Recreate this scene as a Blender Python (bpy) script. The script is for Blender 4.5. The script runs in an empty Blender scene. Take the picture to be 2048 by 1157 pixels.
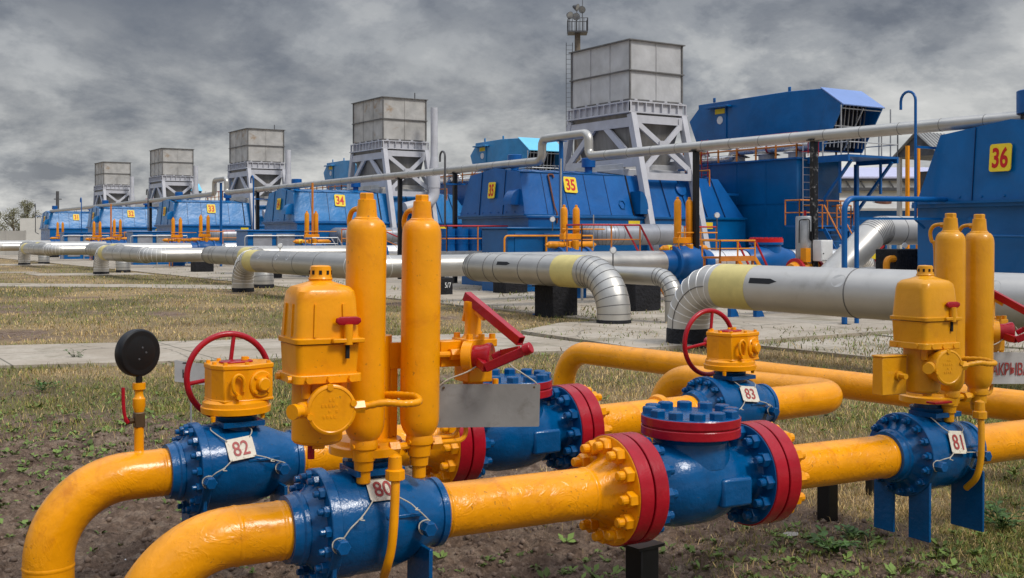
import bpy, math, random
import numpy as np
from mathutils import Vector, Matrix, Quaternion
random.seed(7); rng = np.random.default_rng(11)
C = bpy.context.scene.collection
SC = bpy.context.scene
R = math.radians
# ------------------------------------------------------------------ camera
# plant axes: +y runs along the row of compressor units, +x across it
F, CX, HY, CAMH, YAW = 2230.0, 1024.0, 472.0, 2.1, R(33.1)
sn, cs = math.sin(YAW), math.cos(YAW)
cam = bpy.data.objects.new('camera', bpy.data.cameras.new('camera')); C.objects.link(cam)
cam.location = (0, 0, CAMH); cam.rotation_euler = (R(90), 0, -YAW)
cam.data.sensor_width = 36; cam.data.lens = 36*F/2048
cam.data.shift_y = (HY-578.5)/2048
cam.data.clip_start = .1; cam.data.clip_end = 6000
SC.camera = cam
# ------------------------------------------------------------------ exposure
SC.view_settings.view_transform = 'Standard'; SC.view_settings.look = 'None'
SC.view_settings.exposure = 0.52; SC.view_settings.gamma = 1.0; SC.view_settings.use_curve_mapping = False
SC.cycles.max_bounces = 6; SC.cycles.diffuse_bounces = 3; SC.cycles.glossy_bounces = 3
SC.cycles.use_denoising = True
# ------------------------------------------------------------------ sun and overcast sky
SUN_EL, SUN_AZ = R(48), R(160)          # azimuth measured from +y towards +x
sd = Vector((math.sin(SUN_AZ)*math.cos(SUN_EL), math.cos(SUN_AZ)*math.cos(SUN_EL), math.sin(SUN_EL)))
sun = bpy.data.objects.new('sun', bpy.data.lights.new('sun', 'SUN')); C.objects.link(sun)
sun.data.energy = 1.5; sun.data.angle = R(13); sun.data.color = (1, .955, .88)
sun.rotation_euler = (-sd).to_track_quat('-Z', 'Y').to_euler(); sun.location = (0, -20, 40)

W_ = bpy.data.worlds.new('World'); SC.world = W_; W_.use_nodes = True
nt = W_.node_tree; nt.nodes.clear()
class NT:
    """tiny node helper"""
    def __init__(s, nt): s.nt = nt
    def n(s, t, **kw):
        nd = s.nt.nodes.new(t)
        for k, v in kw.items():
            if k == 'inp':
                for a, b in v.items():
                    if isinstance(b, bpy.types.NodeSocket): s.nt.links.new(b, nd.inputs[a])
                    else: nd.inputs[a].default_value = b
            else: setattr(nd, k, v)
        return nd
    def math(s, op, a, b=0.0, c=0.0, clamp=False):
        nd = s.n('ShaderNodeMath', operation=op, use_clamp=clamp)
        for i, v in enumerate((a, b, c)):
            if isinstance(v, bpy.types.NodeSocket): s.nt.links.new(v, nd.inputs[i])
            else: nd.inputs[i].default_value = v
        return nd.outputs[0]
    def ramp(s, fac, stops, interp='LINEAR'):
        nd = s.n('ShaderNodeValToRGB'); cr = nd.color_ramp; cr.interpolation = interp
        while len(cr.elements) < len(stops): cr.elements.new(.5)
        for e, (p, c) in zip(cr.elements, stops):
            e.position = p; e.color = (*c, 1) if hasattr(c, '__len__') else (c, c, c, 1)
        s.nt.links.new(fac, nd.inputs[0]); return nd.outputs[0]
    def mix(s, fac, a, b, bt='MIX'):
        nd = s.n('ShaderNodeMix', data_type='RGBA', blend_type=bt)
        for i, v in ((0, fac), (6, a), (7, b)):
            if isinstance(v, bpy.types.NodeSocket): s.nt.links.new(v, nd.inputs[i])
            else: nd.inputs[i].default_value = v if i == 0 else ((*v, 1) if len(v) == 3 else v)
        return nd.outputs[2]
    def noise(s, vec, scale, detail=4, rough=.55, dist=0.0):
        return s.n('ShaderNodeTexNoise', inp={'Vector': vec, 'Scale': scale, 'Detail': detail, 'Roughness': rough, 'Distortion': dist})
g = NT(nt)
tc = g.n('ShaderNodeTexCoord').outputs['Generated']
sep = g.n('ShaderNodeSeparateXYZ', inp={0: tc})
zz = g.math('MAXIMUM', sep.outputs[2], 0.0)
den = g.math('ADD', zz, .42)
comb = g.n('ShaderNodeCombineXYZ', inp={0: g.math('DIVIDE', sep.outputs[0], den), 1: g.math('DIVIDE', sep.outputs[1], den), 2: 61.3})
big = g.noise(comb.outputs[0], 1.35, 4, .5, .1)
med = g.noise(comb.outputs[0], 4.2, 12, .63, .15)
puf = g.noise(comb.outputs[0], 3.6, 7, .5, .0)
bil = g.math('ABSOLUTE', g.math('SUBTRACT', puf.outputs[0], .5))
val = g.math('ADD', g.math('ADD', g.math('MULTIPLY', big.outputs[0], .66), g.math('MULTIPLY', med.outputs[0], .42)), g.math('MULTIPLY', bil, .62))
val = g.math('SUBTRACT', g.math('ADD', val, .015), g.math('MULTIPLY', g.math('MINIMUM', zz, .2), .50))
cloud = g.ramp(val, [(.44, (.10, .112, .138)), (.50, (.14, .153, .178)), (.555, (.20, .213, .235)), (.61, (.285, .295, .308)), (.67, (.40, .405, .41)), (.75, (.56, .56, .55))], 'EASE')
# paler band towards the horizon, brighter thin cloud overhead
hz = g.math('POWER', g.math('SUBTRACT', 1.0, g.math('MULTIPLY', zz, 4.2), clamp=True), 1.25)
cloud = g.mix(g.math('MULTIPLY', g.math('MULTIPLY', hz, g.ramp(med.outputs[0], [(.36, .15), (.60, 1.0)])), .85), cloud, (.74, .73, .69))
zen = g.math('ADD', 1.0, g.math('MULTIPLY', g.math('SMOOTHSTEP' if False else 'POWER', zz, 1.0), 0.0))
mr = g.n('ShaderNodeMapRange', interpolation_type='SMOOTHSTEP', inp={'Value': zz, 1: .22, 2: .75, 3: 1.0, 4: 5.5})
cl = g.n('ShaderNodeVectorMath', operation='SCALE', inp={0: cloud, 'Scale': g.math('MULTIPLY', mr.outputs[0], 9.0)})
sky = g.n('ShaderNodeTexSky', sky_type='NISHITA', sun_disc=False, sun_elevation=SUN_EL, sun_rotation=SUN_AZ, air_density=1.0, dust_density=3.0)
col = g.mix(.94, sky.outputs[0], cl.outputs[0])
bg = g.n('ShaderNodeBackground', inp={'Color': col, 'Strength': .1})
out = g.n('ShaderNodeOutputWorld', inp={0: bg.outputs[0]})

# ------------------------------------------------------------------ pixel / plant geometry
def P(px, py, d):
    X = (px-CX)/F*d
    return Vector((cs*X+sn*d, -sn*X+cs*d, CAMH-(py-HY)/F*d))
def on_y(px, y, z=0.0):           # point of the vertical plane y = const seen in column px
    t = (px-CX)/F; d = y/(cs-sn*t); return Vector((d*(sn+cs*t), y, z))
def on_x(px, x, z=0.0):
    t = (px-CX)/F; d = x/(sn+cs*t); return Vector((x, d*(cs-sn*t), z))
def G(px, py): return P(px, py, CAMH*F/(py-HY))    # ground point

# ------------------------------------------------------------------ materials
def material(name, col, rough=.45, metal=0.0, var=.10, vs=3.0, bump=0.0, bs=30.0, stain=None, coat=0.0, bdist=.01, bump2=None, stretch=None, rvar=0.0, spec=.32, specks=None, ridge=None):
    m = bpy.data.materials.new(name); m.use_nodes = True
    g = NT(m.node_tree); bs_ = m.node_tree.nodes['Principled BSDF']
    tc = g.n('ShaderNodeTexCoord').outputs['Object']
    if stretch:
        tc = g.n('ShaderNodeMapping', inp={'Vector': tc, 'Scale': stretch}).outputs[0]
    n1 = g.noise(tc, vs, 6, .6, .3)
    lo = tuple(max(0, c*(1-var*1.6)) for c in col); hi = tuple(min(1, c*(1+var)) for c in col)
    c = g.ramp(n1.outputs[0], [(.3, lo), (.7, hi)])
    if stain:
        scol, amt, sscale = stain[:3]
        n2 = g.noise(tc, sscale, 8, .65, .8)
        f = g.ramp(n2.outputs[0], [(.56, 0.0), (.72, amt)])
        c = g.mix(f, c, scol)
    if specks:
        n3 = g.noise(tc, specks[2], 5, .6, .2); n4 = g.noise(tc, specks[2]*.12, 3, .5)
        c = g.mix(g.math('MULTIPLY', g.ramp(n3.outputs[0], [(specks[3], 0.0), (specks[3]+.035, specks[1])]), g.ramp(n4.outputs[0], [(.42, 0.0), (.6, 1.0)])), c, specks[0])
    m.node_tree.links.new(c, bs_.inputs['Base Color'])
    bs_.inputs['Roughness'].default_value = rough; bs_.inputs['Metallic'].default_value = metal
    if rvar:
        rr = g.n('ShaderNodeMapRange', inp={'Value': n1.outputs[0], 1: .3, 2: .7, 3: max(.03, rough-rvar), 4: rough+rvar})
        m.node_tree.links.new(rr.outputs[0], bs_.inputs['Roughness'])
    bs_.inputs['Specular IOR Level'].default_value = spec
    if coat: bs_.inputs['Coat Weight'].default_value = coat; bs_.inputs['Coat Roughness'].default_value = .12
    nrm = None
    for (st, sc_, dd, det) in ([(bump, bs, bdist, 4)] if bump else []) + ([bump2] if bump2 else []):
        nb = g.noise(tc, sc_, det, .55, .2)
        b = g.n('ShaderNodeBump', inp={'Height': nb.outputs[0], 'Strength': st, 'Distance': dd})
        if nrm: m.node_tree.links.new(nrm, b.inputs['Normal'])
        nrm = b.outputs[0]
    if ridge:
        nr = g.noise(tc, ridge[0], 4, .6, 1.6); nm = g.noise(tc, ridge[0]*.45, 2, .5)
        hgt = g.math('MULTIPLY', g.ramp(nr.outputs[0], [(.455, 0.0), (.5, 1.0), (.545, 0.0)], 'EASE'), g.ramp(nm.outputs[0], [(.44, 0.0), (.6, 1.0)]))
        b = g.n('ShaderNodeBump', inp={'Height': hgt, 'Strength': ridge[1], 'Distance': ridge[2]})
        if nrm: m.node_tree.links.new(nrm, b.inputs['Normal'])
        nrm = b.outputs[0]
    if nrm: m.node_tree.links.new(nrm, bs_.inputs['Normal'])
    return m
M = {}
M['yellow'] = material('yellow_paint', (.85, .325, .001), .30, var=.07, vs=5, bump=.3, bs=8, bdist=.01, bump2=(.2, 50, .004, 3), stain=((.58, .17, .004), .6, 3.5), coat=.1, specks=((.32, .14, .02), .7, 38, .64))
M['yellow_pipe'] = material('yellow_pipe_paint', (.85, .325, .002), .25, var=.09, vs=4, bump=.6, bs=4, bdist=.022, bump2=(.32, 24, .006, 6), stain=((.56, .17, .006), .65, 5), coat=.1, specks=((.30, .13, .02), .7, 34, .63), ridge=(4.5, .24, .007))
M['ochre'] = material('ochre_yellow_paint', (.68, .30, .006), .34, var=.07, vs=5, bump=.35, bs=9, bdist=.012, bump2=(.25, 55, .004, 3), stain=((.50, .20, .015), .6, 4), coat=.2)
M['yellow_far'] = material('valve_yellow_paint', (.75, .27, .006), .4, var=.1, vs=3)
M['blue'] = material('blue_valve_paint', (.0002, .076, .225), .20, var=.14, vs=5, bump=.55, bs=7, bdist=.014, bump2=(.45, 34, .006, 5), coat=.12, stain=((.001, .085, .23), .5, 4), specks=((.05, .06, .06), .6, 40, .66))
M['red'] = material('red_paint', (.36, .006, .016), .26, var=.12, vs=6, bump=.3, bs=14, bdist=.008, bump2=(.35, 50, .004, 4), coat=.1)
M['black'] = material('black_paint', (.008, .008, .009), .4, var=.2, vs=5)
M['scuffed'] = material('scuffed_black_paint', (.012, .012, .013), .5, var=.2, vs=5, stain=((.28, .26, .24), .8, 6), specks=((.4, .38, .36), .8, 9, .6))
M['bitumen'] = material('black_bitumen', (.010, .010, .013), .75, var=.4, vs=4, bump=.8, bs=12, bdist=.05)
M['clad'] = material('aluminium_cladding', (.50, .48, .44), .36, metal=.7, var=.07, vs=1.2, bump=.22, bs=1.8, bdist=.03, stain=((.54, .505, .45), .4, 1.6), rvar=.06)
M['clad_matte'] = material('matte_grey_cladding', (.52, .50, .465), .40, metal=.4, var=.06, vs=1.2, bump=.2, bs=1.8, bdist=.03, stain=((.35, .33, .29), .6, 1.4), rvar=.06)
M['clad_white'] = material('bright_cladding', (.84, .82, .78), .28, metal=.7, var=.05, vs=1.2, bump=.2, bs=3, bdist=.03, stain=((.6, .58, .54), .4, 2.0), rvar=.06)
M['grey_pipe'] = material('grey_pipe_paint', (.34, .35, .38), .42, metal=.35, var=.12, vs=2, bump=.2, bs=4, bdist=.02)
M['band'] = material('pale_yellow_band', (.66, .55, .20), .45, var=.06, vs=4, stain=((.52, .42, .16), .3, 3))
M['seam'] = material('dark_seam', (.16, .155, .15), .55, metal=.3, var=.2)
M['seam_blue'] = material('dark_blue_seam', (.002, .03, .11), .4, var=.15)
M['seam_light'] = material('light_seam', (.82, .81, .79), .4, metal=.3, var=.1)
M['silo'] = material('weathered_sheet_metal', (.47, .455, .43), .50, metal=.25, var=.17, vs=1.1, bump=.35, bs=1.5, bdist=.06, stain=((.30, .18, .08), .85, .9))
M['silo_clean'] = material('grey_sheet_metal', (.55, .55, .555), .42, metal=.3, var=.15, vs=.8, bump=.5, bs=1.0, bdist=.08, stain=((.45, .445, .44), .6, .6))
M['hopper'] = material('dull_hopper_metal', (.24, .23, .215), .5, metal=.35, var=.22, vs=1, stretch=(2, 2, .25), stain=((.17, .14, .11), .6, 1.5))
M['frame'] = material('light_grey_steel_paint', (.50, .50, .53), .45, var=.08, vs=1.5, stain=((.42, .40, .38), .4, 1.3))
M['rim'] = material('dull_rim_steel', (.17, .165, .16), .55, metal=.2, var=.2)
M['steel'] = material('dark_steel', (.10, .10, .105), .5, metal=.3, var=.2)
M['galv'] = material('galvanised_steel', (.42, .43, .44), .45, metal=.6, var=.12)
M['orange'] = material('orange_rail_paint', (.60, .20, .03), .5, var=.15)
M['redrail'] = material('red_rail_paint', (.45, .018, .03), .45, var=.15)
M['whitepaint'] = material('white_paint', (.74, .74, .73), .5, var=.06, stain=((.5, .47, .42), .35, 2))
M['plate'] = material('cream_plate_paint', (.66, .61, .50), .5, var=.1, vs=8, stain=((.40, .31, .21), .75, 14), specks=((.2, .1, .05), .8, 60, .6))
M['numeral'] = material('faded_red_numeral', (.36, .055, .05), .5, var=.2, vs=30)
M['sign_yellow'] = material('sign_yellow_paint', (.83, .60, .03), .45, var=.05)
M['sign_red'] = material('sign_red_paint', (.55, .012, .012), .45, var=.08)
M['sheet'] = material('grey_galvanised_sheet', (.30, .29, .275), .5, metal=.35, var=.12, vs=4, stain=((.16, .14, .12), .5, 9), bump=.2, bs=14)
M['sign_grey'] = material('worn_white_sign_paint', (.46, .45, .44), .5, var=.1, vs=6, stain=((.3, .28, .25), .6, 5))
M['wire'] = material('pale_wire', (.48, .44, .36), .5, var=.15, vs=40)
M['brass'] = material('dull_brass', (.13, .085, .045), .4, metal=.5, var=.2)
M['white_roof'] = material('pale_lilac_roof', (.50, .50, .66), .5, var=.06)
M['wallwhite'] = material('whitewashed_wall', (.62, .60, .55), .8, var=.08, vs=.6, stain=((.42, .38, .32), .5, .5))
M['concrete_wall'] = material('concrete_wall_panels', (.44, .42, .38), .85, var=.1, vs=.5)
M['asbestos'] = material('grey_corrugated_roof', (.25, .25, .245), .7, var=.1)
M['bark'] = material('bark', (.16, .13, .10), .9, var=.3, vs=4)
M['rust'] = material('rusty_steel', (.16, .06, .035), .7, var=.3)
M['lamp'] = material('lamp_glass', (.35, .36, .37), .2, metal=.4)
M['rock'] = material('pale_stone', (.42, .38, .33), .9, var=.2, vs=8, bump=.5, bs=14)
M['soilclod'] = material('soil_clod', (.19, .135, .10), .95, var=.35, vs=3)
def cabin_paint(name, col, stain):
    return material(name, col, .27, var=.14, vs=.8, bump=.36, bs=.8, bdist=.10, bump2=(.08, 9, .01, 3), stain=(stain, .35, .7), spec=.38)
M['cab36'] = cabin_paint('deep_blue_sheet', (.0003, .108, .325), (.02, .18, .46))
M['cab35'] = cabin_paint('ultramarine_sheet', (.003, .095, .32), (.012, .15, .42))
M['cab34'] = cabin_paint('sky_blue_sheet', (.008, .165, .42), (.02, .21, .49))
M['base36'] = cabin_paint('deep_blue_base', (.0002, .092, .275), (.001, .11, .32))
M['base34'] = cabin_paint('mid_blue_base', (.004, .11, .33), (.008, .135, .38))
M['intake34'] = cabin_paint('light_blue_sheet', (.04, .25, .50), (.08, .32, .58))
M['hood'] = material('sunlit_blue_hood', (.18, .28, .56), .35, var=.06, vs=.7, bump=.3, bs=1, bdist=.05)  # house blue made paler: daylight on the sloping hood painted into its colour
M['hood34'] = material('sunlit_cyan_hood', (.16, .55, .80), .35, var=.06, vs=.7)  # same for the farther hoods, light on the slope put into the colour
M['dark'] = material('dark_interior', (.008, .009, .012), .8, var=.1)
M['blue_pipe'] = material('blue_pipe_paint', (.002, .09, .30), .36, var=.1)
# ------------------------------------------------------------------ mesh builder
def frame_to(d, up=(0, 0, 1)):
    d = Vector(d).normalized(); up = Vector(up)
    if abs(d.dot(up)) > .98: up = Vector((0, 1, 0)) if abs(d.y) < .9 else Vector((1, 0, 0))
    x = up.cross(d).normalized(); y = d.cross(x)
    return x, y, d
class MB:
    def __init__(s): s.v = []; s.f = []; s.m = []; s.mi = 0
    def add(s, vs, fs, T=None):
        o = len(s.v)
        s.v += [tuple(T @ Vector(p)) if T else tuple(p) for p in vs]
        s.f += [tuple(i+o for i in f) for f in fs]; s.m += [s.mi]*len(fs); return s
    def use(s, i): s.mi = i; return s
    def box(s, c, size, T=None):
        x, y, z = c; a, b, h = size[0]/2, size[1]/2, size[2]/2
        vs = [(x+i*a, y+j*b, z+k*h) for k in (-1, 1) for j in (-1, 1) for i in (-1, 1)]
        return s.add(vs, [(0, 2, 3, 1), (4, 5, 7, 6), (0, 1, 5, 4), (2, 6, 7, 3), (0, 4, 6, 2), (1, 3, 7, 5)], T)
    def box2(s, lo, hi): return s.box([(a+b)/2 for a, b in zip(lo, hi)], [b-a for a, b in zip(lo, hi)])
    def lathe(s, prof, o=(0, 0, 0), d=(0, 0, 1), n=32, up=(0, 0, 1)):
        x, y, d = frame_to(d, up); o = Vector(o); vs = []; fs = []
        for (t, r) in prof:
            for i in range(n):
                a = 2*math.pi*i/n; vs.append(o+d*t+(x*math.cos(a)+y*math.sin(a))*max(r, 1e-5))
        k = len(prof)
        for j in range(k-1):
            for i in range(n):
                i2 = (i+1) % n; fs.append((j*n+i, j*n+i2, (j+1)*n+i2, (j+1)*n+i))
        if prof[0][1] > 1e-4: fs.append(tuple(range(n-1, -1, -1)))
        if prof[-1][1] > 1e-4: fs.append(tuple((k-1)*n+i for i in range(n)))
        return s.add(vs, fs)
    def cyl(s, p0, p1, r, r2=None, n=20):
        d = Vector(p1)-Vector(p0)
        return s.lathe([(0, r), (d.length, r if r2 is None else r2)], p0, d, n)
    def tube(s, pts, r, n=12, closed=False, cap=True):
        pts = [Vector(p) for p in pts]; k = len(pts); rs = r if hasattr(r, '__len__') else [r]*k
        tan = []
        for i in range(k):
            a = pts[(i-1) % k] if (closed or i > 0) else pts[i]; b = pts[(i+1) % k] if (closed or i < k-1) else pts[i]
            tan.append((b-a).normalized())
        x, y, _ = frame_to(tan[0]); vs = []; fs = []
        for i in range(k):
            if i:
                q = tan[i-1].rotation_difference(tan[i]); x = q @ x
                x = (x-tan[i]*x.dot(tan[i])).normalized()
            y = tan[i].cross(x)
            for j in range(n):
                a = 2*math.pi*j/n; vs.append(pts[i]+(x*math.cos(a)+y*math.sin(a))*rs[i])
        for i in range(k if closed else k-1):
            i2 = (i+1) % k
            for j in range(n):
                j2 = (j+1) % n; fs.append((i*n+j, i*n+j2, i2*n+j2, i2*n+j))
        if cap and not closed:
            fs.append(tuple(range(n-1, -1, -1))); fs.append(tuple((k-1)*n+j for j in range(n)))
        return s.add(vs, fs)
    def bar(s, p0, p1, w, h=None, up=(0, 0, 1)):
        h = h or w; p0 = Vector(p0); p1 = Vector(p1); x, y, d = frame_to(p1-p0, up)
        vs = [p+x*(i*w/2)+y*(j*h/2) for p in (p0, p1) for j in (-1, 1) for i in (-1, 1)]
        return s.add(vs, [(0, 2, 3, 1), (4, 5, 7, 6), (0, 1, 5, 4), (2, 6, 7, 3), (0, 4, 6, 2), (1, 3, 7, 5)])
    def prism(s, poly, fn, lo, hi):
        """poly in 2-d, fn(a, b, c) -> 3-d, extruded over c"""
        n = len(poly); vs = [fn(a, b, lo) for a, b in poly]+[fn(a, b, hi) for a, b in poly]
        fs = [tuple(range(n-1, -1, -1)), tuple(range(n, 2*n))]+[(i, (i+1) % n, (i+1) % n+n, i+n) for i in range(n)]
        return s.add(vs, fs)
    def loft(s, rings, cap=True):
        n = len(rings[0]); vs = [p for r in rings for p in r]; fs = []
        for j in range(len(rings)-1):
            for i in range(n): i2 = (i+1) % n; fs.append((j*n+i, j*n+i2, (j+1)*n+i2, (j+1)*n+i))
        if cap: fs += [tuple(range(n-1, -1, -1)), tuple((len(rings)-1)*n+i for i in range(n))]
        return s.add(vs, fs)
    def build(s, name, mat, parent=None, ang=35, bevel=0):
        me = bpy.data.meshes.new(name); me.from_pydata(s.v, [], s.f); me.polygons.foreach_set('material_index', s.m)
        return link_mesh(name, me, mat, parent, ang, bevel)
def link_mesh(name, me, mat, parent=None, ang=35, bevel=0):
    import bmesh
    bm = bmesh.new(); bm.from_mesh(me); bmesh.ops.recalc_face_normals(bm, faces=bm.faces); bm.to_mesh(me); bm.free()
    me.polygons.foreach_set('use_smooth', [True]*len(me.polygons)); me.set_sharp_from_angle(angle=R(ang))
    for mt in (mat if isinstance(mat, (list, tuple)) else [mat]): me.materials.append(M[mt] if isinstance(mt, str) else mt)
    o = bpy.data.objects.new(name, me); C.objects.link(o)
    if parent: o.parent = parent
    if bevel:
        b = o.modifiers.new('bevel', 'BEVEL'); b.width = bevel; b.segments = 2; b.limit_method = 'ANGLE'; b.angle_limit = R(40)
    return o
def rrect(w, h, r, n=5):
    pts = []
    for cx, cy, a0 in ((w/2-r, h/2-r, 0), (-w/2+r, h/2-r, 90), (-w/2+r, -h/2+r, 180), (w/2-r, -h/2+r, 270)):
        for i in range(n+1):
            a = R(a0+90*i/n); pts.append((cx+r*math.cos(a), cy+r*math.sin(a)))
    return pts
def fillet(pts, rad, n=10):
    pts = [Vector(p) for p in pts]; out = [pts[0]]
    for i in range(1, len(pts)-1):
        a, b, c = pts[i-1], pts[i], pts[i+1]; u = (a-b).normalized(); w = (c-b).normalized()
        th = u.angle(w); r = rad[i-1] if hasattr(rad, '__len__') else rad
        t = min(r/math.tan(th/2), .49*(a-b).length if i > 1 else .98*(a-b).length, .98*(c-b).length); r = t*math.tan(th/2)
        ctr = b+(u+w).normalized()*(r/math.sin(th/2)); s0 = b+u*t-ctr; s1 = b+w*t-ctr
        ax = s0.cross(s1).normalized(); ang = s0.angle(s1)
        for k in range(n+1): out.append(ctr+Quaternion(ax, ang*k/n) @ s0)
    out.append(pts[-1]); return out
def catmull(pts, n=6):
    pts = [Vector(p) for p in pts]; q = [pts[0]*2-pts[1]]+pts+[pts[-1]*2-pts[-2]]; out = []
    for i in range(1, len(q)-2):
        for k in range(n):
            t = k/n; a, b, c, d = q[i-1:i+3]
            out.append(.5*((2*b)+(c-a)*t+(2*a-5*b+4*c-d)*t*t+(3*b-a-3*c+d)*t**3))
    out.append(pts[-1]); return out
# ------------------------------------------------------------------ things
def tag(o, label, cat=None, group=None, kind=None):
    o['label'] = label
    if cat: o['category'] = cat
    if group: o['group'] = group
    if kind: o['kind'] = kind
    return o
def thing(name, label, cat, loc=(0, 0, 0), rz=0, group=None, mat=None):
    o = bpy.data.objects.new(name, None); C.objects.link(o); o.empty_display_size = .2
    if mat is not None: o.matrix_world = mat
    else: o.location = loc; o.rotation_euler = (0, 0, rz)
    return tag(o, label, cat, group)
def dup(o, parent=None):
    c = o.copy(); C.objects.link(c)
    if parent: c.parent = parent
    for ch in [x for x in bpy.data.objects if x.parent == o]: dup(ch, c)
    return c
def inst(name, src, parent, T):
    o = bpy.data.objects.new(name, src.data); C.objects.link(o); o.parent = parent; o.matrix_local = T
    for m_ in src.modifiers:
        b = o.modifiers.new('bevel', 'BEVEL'); b.width = m_.width; b.segments = 2; b.limit_method = 'ANGLE'; b.angle_limit = R(40)
    return o
def axes(o, x, y, z):
    T = Matrix.Identity(4)
    for i, a in enumerate((x, y, z)):
        for j in range(3): T[j][i] = a[j]
    for j in range(3): T[j][3] = o[j]
    return T
def at_dir(o, d, spin=0):
    x, y, z = frame_to(d); return axes(o, x, y, z) @ Matrix.Rotation(spin, 4, 'Z')
def text_mesh(body, size, sx=1.0, bold=0.0, ext=.002):
    cu = bpy.data.curves.new('lettering', 'FONT'); cu.body = body; cu.size = size; cu.offset = bold; cu.extrude = ext
    cu.align_x = 'CENTER'; cu.align_y = 'CENTER'; cu.resolution_u = 5
    ob = bpy.data.objects.new('lettering', cu); C.objects.link(ob)
    me = bpy.data.meshes.new_from_object(ob.evaluated_get(bpy.context.evaluated_depsgraph_get()))
    bpy.data.objects.remove(ob); bpy.data.curves.remove(cu)
    n = len(me.vertices); co = np.empty(n*3); me.vertices.foreach_get('co', co); co = co.reshape(-1, 3)
    co[:, 0] -= (co[:, 0].min()+co[:, 0].max())/2; co[:, 1] -= (co[:, 1].min()+co[:, 1].max())/2; co[:, 0] *= sx
    me.vertices.foreach_set('co', co.ravel()); me.materials.clear(); return me
def lettering(name, body, size, mat, parent, T, sx=1.0, bold=0.0, ext=.002):
    o = link_mesh(name, text_mesh(body, size, sx, bold, ext), mat, parent); o.matrix_local = T; return o
def number_sign(parent, body, w, h, T):
    """yellow rounded plate with red digits, T: x right, y up, z out"""
    mb = MB().prism(rrect(w, h, .12*w), lambda a, b, c: T @ Vector((a, b, c)), 0, .03)
    s = mb.build('number_sign', 'sign_yellow', parent)
    lettering('numeral', body, h*.98, 'sign_red', s, T @ Matrix.Translation((0, 0, .034)), sx=.66*w/h*1.18, bold=h*.026, ext=.003)
    return s

# ------------------------------------------------------------------ foreground process lines
PR = .1365                                         # pipe radius
class Line:
    def __init__(s, p, q):
        s.o = p.copy(); x = (q-p).normalized(); y = Vector((0, 0, 1)).cross(x).normalized(); z = x.cross(y)
        s.x, s.y, s.z = x, y, z
    def t(s, px):
        k = (px-CX)/F; right = Vector((cs, -sn, 0)); fw = Vector((sn, cs, 0))
        return -(s.o.dot(right)-k*s.o.dot(fw))/(s.x.dot(right)-k*s.x.dot(fw))
    def T(s, t): return axes(s.o+s.x*t, s.x, s.y, s.z)
    def w(s, t): return s.o+s.x*t
LA = Line(P(905, 1019, 5.69), P(1695, 922, 7.1))
LB = Line(P(350, 942, 6.55), P(1600, 802, 9.3))

bolt_src = MB().lathe([(0, .0245), (.024, .0245), (.027, .022)], n=6).lathe([(.02, .0145), (.046, .0145), (.05, .011)], n=12).build('bolt', 'yellow', None, 25)
bolt_cap_src = MB().lathe([(0, .029), (.022, .029), (.026, .025)], n=6).build('bolt', 'blue', None, 25)
bolt_src.hide_render = bolt_cap_src.hide_render = True
_bolts = {}
def bolt_mesh(kind, mat):
    if (kind, mat) not in _bolts:
        me = (bolt_src if kind == 'stud' else bolt_cap_src).data.copy(); me.materials.clear(); me.materials.append(M[mat]); me.name = 'bolt'; _bolts[(kind, mat)] = me
    return _bolts[(kind, mat)]
def bolt(parent, o, d, mat, kind='stud', scale=1.0, spin=0.0):
    b = bpy.data.objects.new('bolt', bolt_mesh(kind, mat)); C.objects.link(b); b.parent = parent
    b.matrix_local = at_dir(o, d, spin) @ Matrix.Scale(scale, 4); return b
def bolt_circle(parent, o, d, rad, n, mat, kind='stud', scale=1.0, phase=0.0):
    x, y, z = frame_to(d)
    for i in range(n):
        a = 2*math.pi*(i+phase)/n
        bolt(parent, Vector(o)+(x*math.cos(a)+y*math.sin(a))*rad, d, mat, kind, scale, random.random())

def pipe_thing(label, path, rad=PR, mat='yellow_pipe', welds=(), name='gas_pipe', n=40, group=None):
    o = tag(MB().tube(path, rad, n).build(name, mat), label, 'pipe', group)
    for p, d in welds:
        d = Vector(d).normalized()
        MB().lathe([(-.012, PR), (-.005, PR+.0028), (.005, PR+.0028), (.012, PR)], p, d, 40).build('weld_seam', mat, o)
    return o
def flange_half(parent, x0, sgn, face_mat, bolts_mat, r=.302, n=12, neck=True):
    """weld-neck flange: painted back face with studs, red rim; gasket face at x0, body towards sgn"""
    X = lambda t: x0+sgn*t
    rim = MB().lathe([(X(.006), r), (X(.010), r+.003), (X(.091), r+.003), (X(.095), r)], d=(1, 0, 0), n=64).build('flange_rim', 'red', parent, 30)
    prof = [(X(.0945), r-.002), (X(.0985), r-.006), (X(.102), .20), (X(.115), .185), (X(.17), .158), (X(.215), .141), (X(.23), PR)]
    fl = MB().lathe(prof if neck else prof[:3]+[(X(.062), .12)], d=(1, 0, 0), n=64).build('flange', face_mat, parent, 40)
    bolt_circle(fl, (X(.0995), 0, 0), (sgn, 0, 0), .247, n, bolts_mat, scale=1.85)
    return fl
PLUGS = {}
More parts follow.
